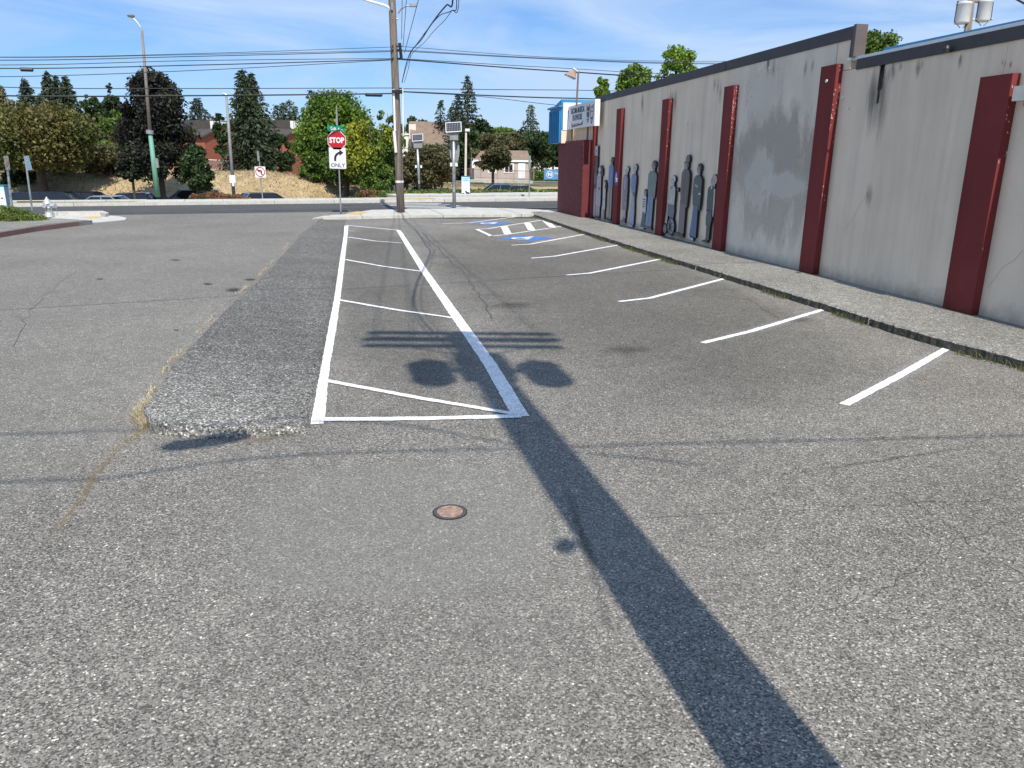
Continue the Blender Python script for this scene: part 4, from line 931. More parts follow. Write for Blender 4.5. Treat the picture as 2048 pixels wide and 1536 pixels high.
MB().tube([ppx(796, 27, 33), ppx(802, 18, 33), ppx(812, 12, 33), ppx(822, 11, 33)], .03, 8).build('lamp_arm', 'galv', up_)
q = ppx(826, 11, 33); MB().box((q.x - .15, q.y - .1, q.z - .04), (q.x + .15, q.y + .1, q.z + .05)).build('lamp_head', 'galv', up_)
mb = MB(); mb.cyl(ppx(793, 38, 32.42), ppx(796, 38, 32.42), .03, n=8); mb.cyl(ppx(784, 5, 32.42), ppx(784, 20, 32.42), .04, n=8); mb.build('pole_plate', 'galv', up_)['kind'] = 'stuff'

NP = Vector((1.42, .60, 0))
np_ = thing('utility_pole', NP, 'wooden utility pole with two transformers, outside the view, its shadow across the lot', 'utility pole')
MB().tube([NP + Vector((0, 0, z)) for z in (0, 3, 6, 9, 11.2)], [.22, .215, .21, .20, .18], 14).build('pole', 'wood_pole', np_, True)
for z in (10.55, 10.95):
    for dy in (-.2, .2):
        o = MB().box((NP.x - 1.22, NP.y + dy - .05, z), (NP.x + 1.18, NP.y + dy + .05, z + .12)).build('crossarm', 'wood_pole', np_)
for k in (-1.1, -.6, .6, 1.05):
    MB().lathe([(.03, 0), (.03, .05), (.06, .08), (.04, .12), (.07, .15), (.02, .22)], NP + Vector((k, 0, 11.07)), 10).build('insulator', 'galv', np_)
for k in (-.60, .60):
    t_ = MB().lathe([(.02, -.42), (.21, -.42), (.23, -.37), (.23, .30), (.25, .34), (.19, .40), (.02, .44)], NP + Vector((k, 0, 8.9)), 20).build('transformer_can', 'transformer', np_)
    MB().lathe([(.05, 0), (.03, .1), (.05, .12), (.03, .25)], NP + Vector((k, 0, 9.36)), 8).build('bushing', 'galv', t_)
    MB().box((NP.x + min(k, 0) , NP.y - .05, 8.95), (NP.x + max(k, 0), NP.y + .05, 9.03)).build('transformer_mount', 'galv', np_)
for dy_, zz_, hh_ in ((.33, 8.55, .9), (-.30, 9.75, .55)): MB().lathe([(.02, 0), (.19, .02), (.20, hh_ - .1), (.08, hh_)], NP + Vector((.05, dy_, zz_)), 12).build('shadow_can', 'transformer', np_)  # unseen cans added to thicken the middle of the pole's shadow
MB().box((NP.x - .26, NP.y - .12, 8.6), (NP.x + .26, NP.y + .12, 9.75)).build('shadow_box', 'galv', np_)  # unseen box added to fill the shadow between the transformers
mb = MB()
for k in (-1, 1): mb.tube([NP + Vector((k * 1.0, 0, 10.5)), NP + Vector((k * .1, 0, 9.8))], .02, 6)
mb.build('arm_brace', 'galv', np_)

def wire(pts, r, label, grp='overhead wires', n=24, name='overhead_wire'):
    pts = [Vector(p) for p in pts]; out = []
    # smooth through points (Catmull-Rom)
    q = [pts[0] * 2 - pts[1]] + pts + [pts[-1] * 2 - pts[-2]]
    for i in range(1, len(q) - 2):
        a, b_, c, d = q[i - 1], q[i], q[i + 1], q[i + 2]
        for k in range(n):
            t = k / n; out.append(.5 * ((2 * b_) + (c - a) * t + (2 * a - 5 * b_ + 4 * c - d) * t * t + (3 * b_ - a - 3 * c + d) * t ** 3))
    out.append(pts[-1])
    o = MB().tube(out, r, 5).build(name, 'cable'); return tag(o, label, 'cable', grp)
def yl(x):  # depth of the street line of wires at image column x
    k = (x - 1024) / F; return (4.66 + 2.472 * 32.6) / (2.472 - k) if True else 0
def sw(ys_, r, label):
    cols = (0, 400, 785, 805, 1120, 1454)
    pts = [P(c, y, yl(c)) for c, y in zip(cols, ys_)]
    pts[3] = pts[2].lerp(pts[3], .9)
    e0 = pts[0] + (pts[0] - pts[1]) * 1.2 + Vector((0, 0, .3)); e1 = pts[-1] + (pts[-1] - pts[-2]) * 3 + Vector((0, 0, .6))
    wire([e0] + pts + [e1], r, label, 'overhead wires along the street', 10)
sw((114, 107, 94, 93, 115.6, 122.5), .010, 'topmost thin wire of the bundle crossing the street pole')
sw((114.6, 109, 101, 100, 117.5, 126), .010, 'second wire from the top, just under the topmost thin wire')
sw((120.4, 112.5, 103, 102, 118.8, 128), .014, 'third wire from the top on the wooden pole')
sw((130, 121, 117, 117.5, 136, 151), .012, 'fourth wire down, meeting the pole at the middle clamp')
sw((136.8, 130, 119, 118.5, 142, 158), .018, 'fifth wire down, thicker and tied off left of the pole')
sw((153.4, 140.4, 120, 119.5, 143, 160), .012, 'wire sagging lowest of the middle bundle on the left')
sw((174.3, 176.9, 176, 177.5, 180, 181), .014, 'upper of the two nearly level telephone cables')
sw((191.2, 191.2, 187, 183, 196, 197), .026, 'lowest thick black telephone cable with splice cases')
wire([P(805, 184, 32.6), P(960, 193, yl(960)), P(1120, 211, yl(1120)), P(1400, 236, yl(1400))], .012, 'thin drop wire leaving the pole below the thick cable towards the right', 'overhead wires along the street')
for c0_, c1_, y0_, y1_, lb in ((730, 765, 189.5, 190.5, 'black splice case on the lowest cable just left of the wooden pole'), (40, 67, 138.8, 139.6, 'black splice case on a wire at the far left of the sky')):
    a_ = P(c0_, y0_, yl(c0_)); b_ = P(c1_, y1_, yl(c1_)); d_ = (b_ - a_)
    o = MB().tube([a_, a_ + d_ * .06, a_ + d_ * .94, b_], [.02, .065, .065, .02], 10).build('splice_case', 'black'); tag(o, lb, 'splice case', 'splice cases on the cables')
T1 = ppx(801, 92); T2 = ppx(803, 120)
for k, (nm, px) in enumerate((('left', -1.1), ('middle', -.6), ('right', 1.05))):
    a_ = T1 + Vector((.05 + .05 * k, 0, .25 * (1 - k))); e_ = NP + Vector((px, 0, 11.25))
    m1 = a_.lerp(e_, .33) + Vector((0, 0, -.25)); m2 = a_.lerp(e_, .66) + Vector((0, 0, -.25))
    wire([a_, m1, m2, e_], .011, 'steep overhead wire, %s of the three running up from the wooden pole towards the viewer' % nm, 'wires over the parking lot')
a_ = ppx(804, 165); 
path = [a_, P(812, 130, 29), P(822, 103, 26), P(842, 80, 23), P(858, 55, 21), P(876, 30, 18.5), P(893, 10, 16.3), P(906, -5, 14.8), Vector((-.6, 8, 5.3)), Vector((.4, 4, 5.7)), NP + Vector((-.1, 0, 6.4))]
wire(path, .016, 'twisted bundle of telephone cables swooping down to the wooden pole', 'wires over the parking lot', 6)
wire([p + Vector((.10 * math.sin(i * 1.1 + 1), 0, -.10 * abs(math.sin(i * 1.3)))) for i, p in enumerate(path)], .009, 'thinner cable looping beside the telephone bundle', 'wires over the parking lot', 6)
wire([p + Vector((.03 * i if i < 6 else .1, 0, -.02 * i if i < 6 else -.1)) for i, p in enumerate(path)], .007, 'slack thin cable hanging just under the telephone bundle', 'wires over the parking lot', 6)
pts = [Vector((x, y, EYE - .451 * x + .456 * y)) for x, y in ((-8, 4), (0, 9), (5, 12), (8.8, 13.3))]
wire(pts, .016, 'black service cable crossing the top right corner in front of the blue roof', 'wires over the parking lot')
# cables passing the near pole sideways; their shadows cross the asphalt
sh = Vector((-math.sin(SUN_AZ), -math.cos(SUN_AZ), 0)) * (1 / math.tan(SUN_EL))
def overhead(px, z): return [G(x, y) - sh * zz + Vector((0, 0, zz)) for (x, y), zz in zip(px, z)]
wire(overhead(((-500, 1010), (0, 965), (200, 958), (350, 938), (480, 920), (700, 906), (1050, 897), (1400, 887), (2048, 872), (2600, 860)), [6.5, 6.4, 6.4, 6.35, 6.3, 6.3, 6.3, 6.35, 6.5, 6.8]), .015, 'thick telephone cable passing high over the near lot, outside the frame', 'cables passing the near pole')
wire(overhead(((-500, 885), (0, 870), (250, 862), (430, 868), (600, 845), (800, 850), (1030, 890), (1400, 930)), [7.0, 6.9, 6.8, 6.8, 6.7, 6.6, 6.5, 6.8]), .014, 'second telephone cable over the near end of the median, outside the frame', 'cables passing the near pole')
q = overhead(((320, 897), (350, 892), (440, 882), (500, 874)), [5.6, 5.6, 5.6, 5.6])
o = MB().tube(q, [.03, .10, .09, .03], 10).build('splice_case', 'black'); tag(o, 'long black splice case hanging over the near end of the median, outside the frame', 'splice case', 'splice cases on the cables')
q = overhead(((1118, 1105), (1140, 1085)), [5.2, 5.2]); o = MB().tube([NP + Vector((-.1, 0, 6.0)), q[0], q[0].lerp(q[1], .2), q[1]], [.004, .004, .06, .06], 8).build('cable_loop', 'black'); tag(o, 'black cable end hanging off the near pole, outside the frame', 'cable')

# transformer pole behind the building
TP = P(1950, 60, 34); TP.z = 0; ttop = P(1950, -60, 34)
tp = thing('utility_pole', TP, 'pole with two pale grey transformer cans behind the theatre roof at top right', 'utility pole')
MB().cyl(TP, ttop, .16, .13, 14).build('pole', 'wood_pole', tp, True)
for cx, yt, yb, w_ in ((1926, 8, 44, 13), (1968, 4, 40, 12)):
    c_ = P(cx, (yt + yb) / 2, 34); hh_ = (yb - yt) / 2 * 34 / F; rr_ = w_ * 34 / F
    t_ = MB().lathe([(.02, -hh_), (rr_ * .92, -hh_), (rr_, -hh_ + .06), (rr_, hh_ - .1), (rr_ * 1.08, hh_ - .08), (rr_ * .9, hh_), (.02, hh_ + .06)], c_, 20).build('transformer_can', 'transformer', tp, True)
    for k in (-1, 1): MB().tube([c_ + Vector((k * rr_ * .5, -.05, hh_)), c_ + Vector((k * rr_ * 1.1, -.05, hh_ * .8)), c_ + Vector((k * rr_ * 1.15, -.05, -hh_ * .8)), c_ + Vector((k * rr_ * .2, -.05, -hh_ * 1.4))], .015, 5).build('lead_wire', 'cable', t_)
MB().cyl(P(1915, 40, 34), P(1985, 38, 34), .04, n=8).build('mount', 'galv', tp)
MB().cyl(P(1915, 4, 34), P(1985, 2, 34), .05, n=8).build('crossarm', 'wood_pole', tp)

# ------------------------------------------------------------------ signs and lamps
def face_mat(p, yaw=0): return Matrix.Translation(p) @ Matrix.Rotation(yaw, 4, 'Z') @ Matrix.Rotation(R(90), 4, 'X')
def rrect(w_, h_, r, n=5):
    out = []
    for cx, cy, a0 in ((w_ / 2 - r, h_ / 2 - r, 0), (-w_ / 2 + r, h_ / 2 - r, 90), (-w_ / 2 + r, -h_ / 2 + r, 180), (w_ / 2 - r, -h_ / 2 + r, 270)):
        for k in range(n + 1): a = R(a0 + 90 * k / n); out.append((cx + r * math.cos(a), cy + r * math.sin(a)))
    return out
def plate(name, poly, mat, m, parent, d0=0, d1=.006):
    return MB().prism(poly, lambda a, b_, d: mat @ Vector((a, b_, d)), d0, d1).build(name, m, parent)
Ys = 32.7
base = P(682, 430, Ys); base.z = .1
st = thing('stop_sign', base, 'post with a green 6th Ave blade, red STOP octagon and white right turn ONLY sign', 'road sign')
topp = P(673, 212, Ys)
MB().cyl(base, topp, .03, .028, 8).build('post', 'galv', st)
k_ = Ys / F
fc = face_mat(P(673.5, 281, Ys - .06)); rr_ = 17.3 * k_ / math.cos(R(22.5))
octo = lambda r: [(r * math.cos(R(22.5 + 45 * i)), r * math.sin(R(22.5 + 45 * i))) for i in range(8)]
op = plate('stop_plate', octo(rr_), fc, 'sign_white', st)
plate('red_face', octo(rr_ * .945), fc @ Matrix.Translation((0, 0, .006)), 'stop_red', op, 0, .002)
text('STOP', .29, 'sign_white', op, fc @ Matrix.Translation((0, 0, .011)), 'lettering', .001, .86, .012)
fc = face_mat(P(675.3, 316.2, Ys - .06)) @ Matrix.Rotation(R(-.8), 4, 'Z')
pp_ = plate('only_plate', rrect(33 * k_, 40 * k_, .05), fc, 'galv', st)
plate('white_face', rrect(31.6 * k_, 38.6 * k_, .045), fc @ Matrix.Translation((0, 0, .006)), 'sign_white', pp_, 0, .002)
arc_ = [(-.13 + .30 * (1 - math.cos(R(a))), -.11 + .30 * math.sin(R(a))) for a in range(0, 71, 10)]
ap = []; ib = []
pts = [(-.10, -.12)] + [(.17 - .27 * math.cos(R(a)), -.02 + .24 * math.sin(R(a))) for a in range(0, 76, 12)]
wv = []; wf = []
for i, (x, y) in enumerate(pts):
    x2, y2 = pts[min(i + 1, len(pts) - 1)]; x1, y1 = pts[max(i - 1, 0)]; l_ = math.hypot(x2 - x1, y2 - y1); nx, ny = -(y2 - y1) / l_ * .045, (x2 - x1) / l_ * .045
    wv += [fc @ Vector((x + nx, y + ny, .011)), fc @ Vector((x - nx, y - ny, .011))]
    if i: wf.append((2 * i - 2, 2 * i - 1, 2 * i + 1, 2 * i))
mb = MB().add(wv, wf); mb.prism([(.08, .09), (.25, .215), (.08, .34)], lambda a, b_, d: fc @ Vector((a, b_, d)), .010, .014)
mb.build('turn_arrow', 'black', pp_)
text('ONLY', .215, 'black', pp_, fc @ Matrix.Translation((.0, -.29, .011)), 'lettering', .001, 1.0, .003)
fc = face_mat(P(672.5, 257, Ys - .06)) @ Matrix.Rotation(R(-.5), 4, 'Z')
gp = plate('street_name_blade', rrect(34 * k_, 10.5 * k_, .015), fc, 'street_green', st)
text('6th', .185, 'sign_white', gp, fc @ Matrix.Translation((-.12, 0, .008)), 'lettering', .001, .95, .004)
text('Ave', .125, 'sign_white', gp, fc @ Matrix.Translation((.155, -.02, .008)), 'lettering', .001, .95, .003)
MB().cyl(P(673, 250, Ys), P(673, 212, Ys), .03, .022, 8).build('blade_bracket', 'galv', st)

def solar(x0, yb, x1, y0, pcx, pcy, pw, ph, Y, label, zb):
    base = P(x0, yb, Y); t = thing('solar_beacon_pole', base, label, 'signal pole', 'solar beacon poles at the crossing'); k = Y / F
    MB().cyl(base, base + Vector((0, 0, .05)), .22, n=12).build('base_plate', 'galv', t)
    topp = P(x1, y0, Y); MB().cyl(base, topp, .085, .075, 14).build('pole', 'galv', t, True)
    cx = P(pcx, pcy, Y - .1); tilt = R(58)
    mat = Matrix.Translation(cx) @ Matrix.Rotation(R(-4), 4, 'Y') @ Matrix.Rotation(tilt, 4, 'X')
    w_, h_ = pw * k, ph * k / math.sin(tilt)
    pl = plate('panel_frame', [(-w_ / 2, -h_ / 2), (w_ / 2, -h_ / 2), (w_ / 2, h_ / 2), (-w_ / 2, h_ / 2)], mat, 'white_metal', t, -.03, 0)
    nx_, ny_ = 9, 4; cw, ch = (w_ * .92) / nx_, (h_ * .88) / ny_
    me = bpy.data.meshes.new('solar_cell'); q_ = MB(); q_.box((-cw / 2 + .007, -ch / 2 + .007, 0), (cw / 2 - .007, ch / 2 - .007, .004)); me.from_pydata(q_.v, [], q_.f); me.materials.append(MATS['solar_cell'])
    bk = plate('panel_backing', [(-w_ * .47, -h_ * .45), (w_ * .47, -h_ * .45), (w_ * .47, h_ * .45), (-w_ * .47, h_ * .45)], mat, 'grey_pole', pl, .001, .003)
    for i in range(nx_):
        for j in range(ny_):
            o = link('solar_cell', me, pl); o.matrix_basis = mat @ Matrix.Translation((-w_ * .46 + cw * (i + .5), -h_ * .44 + ch * (j + .5), .004))
    bx = P(pcx + 1, pcy + ph * .5 + 6, Y); MB().box((bx.x - 8 * k, bx.y - .12, bx.z - .25), (bx.x + 8 * k, bx.y + .2, bx.z + .17)).build('battery_box', 'grey_pole', t)
    for s_ in (-1, 1):
        c_ = P(x0 + (x1 - x0) * .45, yb + (y0 - yb) * .57, Y); MB().box((c_.x + s_ * 5 * k - .05, c_.y - .06, c_.z - .08), (c_.x + s_ * 5 * k + .05, c_.y + .06, c_.z + .08)).build('beacon', 'white_metal', t)
    c_ = P((x0 * .75 + x1 * .25), yb - 38 * 38 / Y, Y - .1); MB().box((c_.x - .05, c_.y - .05, c_.z - .1), (c_.x + .05, c_.y + .05, c_.z + .1)).build('push_button', 'galv', t)
    return t
solar(908.5, 418, 907, 262, 907, 254, 30, 18, 37.6, 'nearer galvanised pole with a tilted solar panel, right of the wooden pole', 0)
solar(839.5, 393, 834.5, 288, 835, 275, 21, 13, 50.5, 'farther galvanised pole with a small solar panel across the street', 0)
t = bpy.data.objects.get('solar_beacon_pole')
wplt = P(908, 318, 37.8)
plate('warning_sign_back', ell(0, 0, .24, .62, 14), face_mat(P(909, 300, 37.85)), 'grey_pole', t)

# street lamp at left with green base
lb = P(316, 398, 44.3); lb.z = .1; lt = P(284, 62, 44.3); lm_ = P(300, 264, 44.3)
la = thing('street_lamp', lb, 'leaning tall street lamp, grey above and pale green below, by the purple tree', 'street lamp')
MB().cyl(lb, lm_, .15, .11, 14).build('green_base', 'green_pole', la, True); MB().cyl(lm_, lt, .095, .06, 12).build('pole', 'brown_pole', la, True)
MB().tube([lt, P(281, 54, 44.3), P(274, 44, 44.3), P(266, 36, 44.3)], .04, 8).build('arm', 'galv', la)
q = P(262, 32, 44.3); MB().lathe([(.02, -.08), (.16, -.05), (.2, .02), (.1, .1), (.02, .12)], q, 12).build('lamp_head', 'galv', la)
MB().cyl(lm_ + Vector((-.02, 0, -.1)), lm_ + Vector((0, 0, .1)), .19, .19, 12).build('collar', 'galv', la)
q = P(314, 326, 44.1); MB().box((q.x - .06, q.y - .05, q.z - .25), (q.x + .08, q.y + .05, q.z + .25)).build('label_plate', 'grey_pole', la)
b2 = P(468, 394, 50); t2 = P(452.5, 190, 50)
l2 = thing('street_lamp', b2, 'thin grey lamp post with a white notice on it, in front of the tall spruce', 'street lamp')
MB().cyl(b2, t2, .11, .07, 10).build('pole', 'grey_pole', l2, True)
MB().tube([t2, P(450, 188, 50), P(446, 187, 50)], .05, 6).build('lamp_head', 'galv', l2)
q = P(465, 358, 49.8); MB().box((q.x - .19, q.y - .02, q.z - .24), (q.x + .19, q.y + .02, q.z + .24)).build('white_notice', 'sign_white', l2)
q = P(466.5, 369, 49.8); MB().box((q.x - .07, q.y - .02, q.z - .1), (q.x + .07, q.y + .02, q.z + .1)).build('small_notice', 'sign_white', l2)
# no left turn sign
nb = P(525.5, 400, 44); nl = thing('no_left_turn_sign', nb, 'square no left turn sign on a thin post across the street', 'road sign')
MB().cyl(nb, P(517, 304, 44), .035, .03, 8).build('post', 'galv', nl)
fc = face_mat(P(520.5, 344, 43.9)); k_ = 44 / F
pp_ = plate('plate', rrect(20.5 * k_, 20.5 * k_, .04), fc, 'sign_white', nl)
ring = MB(); n = 28
for r0, r1 in ((.22, .265),):
    v = []; f = []
    for i in range(n): a = 2 * math.pi * i / n; v += [fc @ Vector((r0 * math.cos(a), r0 * math.sin(a), .012)), fc @ Vector((r1 * math.cos(a), r1 * math.sin(a), .012))]
    f = [(2 * i, 2 * i + 1, (2 * i + 3) % (2 * n), (2 * i + 2) % (2 * n)) for i in range(n)]; ring.add(v, f)
ring.build('red_ring', 'stop_red', pp_)
MB().add([fc @ Vector(v) for v in ((-.18, .15, .016), (-.15, .18, .016), (.18, -.15, .016), (.15, -.18, .016))], [(0, 1, 2, 3)]).build('red_slash', 'stop_red', pp_)
mb = MB(); mb.add([fc @ Vector(v) for v in ((.04, -.15, .014), (.10, -.15, .014), (.10, .06, .014), (.05, .10, .014), (-.05, .10, .014), (-.05, .04, .014), (.04, .04, .014))], [(0, 1, 2, 3, 4, 5, 6)]); mb.add([fc @ Vector(v) for v in ((-.05, .15, .0145), (-.17, .07, .0145), (-.05, -.01, .0145))], [(0, 1, 2)])
mb.build('turn_arrow', 'black', pp_)
q = P(516.5, 312, 43.9); MB().box((q.x - .05, q.y - .02, q.z - .26), (q.x + .04, q.y + .02, q.z + .26)).build('sign_edge', 'grey_pole', nl)
# sign post at right across the street
sb = P(1058, 396, 47); so_ = thing('street_sign_post', sb, 'plain grey sign post seen edge-on near the blue banner', 'road sign')
MB().cyl(sb, P(1060, 312, 47), .03, n=8).build('post', 'galv', so_)
q = P(1060, 325, 46.9); MB().box((q.x - .09, q.y - .15, q.z - .38), (q.x + .04, q.y + .15, q.z + .38)).build('plate', 'grey_pole', so_)
# left signs
b3 = P(25, 428, 29.5); s3 = thing('round_prohibition_sign', b3, 'grey rectangular sign with a dark ring at the far left edge', 'road sign')
MB().cyl(b3, P(13, 318, 29.5), .045, .04, 8).build('post', 'galv', s3)
fc = face_mat(P(14, 326, 29.4), R(-20)); pp_ = plate('plate', rrect(.24, .5, .03), fc, 'grey_pole', s3)
mb = MB(); v = []
for i in range(24): a = 2 * math.pi * i / 24; v += [fc @ Vector((.075 * math.cos(a), .04 + .15 * math.sin(a), .01)), fc @ Vector((.10 * math.cos(a), .04 + .19 * math.sin(a), .01))]
mb.add(v, [(2 * i, 2 * i + 1, (2 * i + 3) % 48, (2 * i + 2) % 48) for i in range(24)]); mb.add([fc @ Vector(q_) for q_ in ((-.03, -.08, .0105), (.03, -.08, .0105), (.03, .16, .0105), (-.03, .16, .0105))], [(0, 1, 2, 3)])
mb.build('dark_ring', 'rail_rust', pp_)
b4 = P(65.5, 428, 30.5); s4 = thing('bus_stop_sign', b4, 'narrow blue and white bus stop flag on a leaning pole', 'bus stop')
MB().cyl(b4, P(50, 313, 30.5), .035, .035, 8).build('post', 'galv', s4)
fc = face_mat(P(56, 326, 30.4)) @ Matrix.Rotation(R(7), 4, 'Z'); pp_ = plate('plate', rrect(.20, .52, .015), fc, 'grey_pole', s4)
for y_ in (.17, .05, -.08, -.17): plate('blue_band', [(-.08, y_ - .035), (.08, y_ - .035), (.08, y_ + .035), (-.08, y_ + .035)], fc @ Matrix.Translation((0, 0, .007)), 'banner_blue', pp_, 0, .002)
# utility cabinet wrapped in print, at left
pr_sky = pm('print_sky', (.30, .62, .72), (.62, .76, .80), 1.2, .5); pr_wh = pm('print_white', (.72, .78, .80), (.66, .74, .78), 2, .5); pr_gr = pm('print_green', (.18, .42, .10), (.25, .5, .15), 4, .5)
pr_or = pm('print_orange', (.70, .16, .04), (.6, .1, .03), 8, .5); pr_dk = pm('print_dark', (.04, .07, .10), None, 8, .5)
def kiosk(name, x0, x1, yt, yb, Y, label, yaw, dpt, art):
    c = P((x0 + x1) / 2, yb, Y); k = Y / F; w_, h_ = (x1 - x0) * k, (yb - yt) * k
    t = thing(name, c, label, 'utility cabinet', None)
    Mx = Matrix.Translation(c) @ Matrix.Rotation(yaw, 4, 'Z')
    MB().box((-w_ / 2, 0, 0), (w_ / 2, dpt, h_), mat=Mx).build('cabinet', pm(name + '_body', (.28, .42, .52), None, 3, .5), t)
    MB().box((-w_ / 2 - .02, -.02, h_ - .03), (w_ / 2 + .02, dpt + .02, h_ + .02), mat=Mx).build('top_cap', pm(name + '_cap', (.05, .22, .26), None, 3, .5), t)
    for nm, (a0, b0, a1, b1), m_, z_ in art:
        MB().box((-w_ / 2 + a0 * w_, -.004 - z_ * .003, b0 * h_), (-w_ / 2 + a1 * w_, -.002 - (z_ - 1) * .003, b1 * h_), mat=Mx).build(nm, m_, t)
    return t, Mx, w_, h_
kiosk('wrapped_cabinet', -8, 14, 374, 420, 30.5, 'utility cabinet wrapped in pale blue print at the far left behind the low juniper', R(12), .6,
      [('printed_face', (0.02, 0, .98, .97), pr_wh, 1), ('printed_sky', (.02, .8, .98, .97), pr_sky, 2), ('printed_grass', (.02, 0, .98, .10), pr_gr, 2), ('printed_leaf', (.4, .12, .9, .22), pr_sky, 2), ('printed_square', (.62, .46, .78, .52), pr_dk, 2), ('printed_line', (.3, .62, .7, .63), pr_sky, 2), ('printed_line', (.2, .56, .6, .57), pr_sky, 2)])
tk, Mx, w_, h_ = kiosk('wrapped_cabinet', 923.5, 939.5, 355.5, 394, 49, 'utility cabinet wrapped in a white and blue print with an orange motif, across the street', R(0), .5,
      [('printed_face', (0.02, 0, .98, .97), pr_wh, 1), ('printed_sky', (.02, .72, .98, .97), pr_sky, 2), ('printed_grass', (.02, 0, .98, .10), pr_gr, 2)])
mb = MB(); mb.prism(ell(.13, .20, .12, .10, 14), lambda a, b_, d: Mx @ Vector((a, d, b_)), -.008, -.0080); mb.build('printed_ball', pr_or, tk)
mb = MB(); mb.prism(ell(.02, .32, .06, .07, 12), lambda a, b_, d: Mx @ Vector((a, d, b_)), -.009, -.014); mb.build('printed_cap', pr_dk, tk)
mb = MB(); mb.prism(ell(-.15, .18, .09, .07, 12), lambda a, b_, d: Mx @ Vector((a, d, b_)), -.008, -.0080); mb.build('printed_leaf', pr_gr, tk)
mb = MB()
for j in range(2):
    for i in range(5): mb.box((-.19 + i * .075, -.014, 1.06 - j * .10), (-.19 + i * .075 + .055, -.010, 1.12 - j * .10), mat=Mx)
mb.build('printed_lettering', 'banner_blue', tk)['kind'] = 'stuff'

# fire hydrant
hb = G(99, 434.5, .12); hy = thing('fire_hydrant', hb, 'silver painted fire hydrant on the left corner pavement', 'fire hydrant')
MB().lathe([(.17, 0), (.17, .04), (.12, .05), (.115, .30), (.13, .31), (.13, .34), (.115, .36), (.115, .44), (.145, .455), (.145, .49), (.12, .52), (.09, .60), (.05, .65), (.03, .66), (.03, .70), (.0, .71)], hb, 20).build('barrel', 'hydrant', hy, True)
for d_, r_, l_ in ((Vector((1, -.1, 0)), .075, .26), (Vector((-1, .1, 0)), .055, .18), (Vector((0, -1, 0)), .055, .19)):
    d_.normalize(); o = MB().cyl(hb + Vector((0, 0, .40)), hb + Vector((0, 0, .40)) + d_ * l_, r_, n=12).cyl(hb + Vector((0, 0, .40)) + d_ * l_ * .8, hb + Vector((0, 0, .40)) + d_ * (l_ + .03), r_ * 1.2, n=8).build('nozzle', 'hydrant', hy)
MB().tube([hb + Vector((.27, 0, .38)), hb + Vector((.30, 0, .2)), hb + Vector((.27, 0, .05))], .008, 4).build('chain', 'galv', hy)

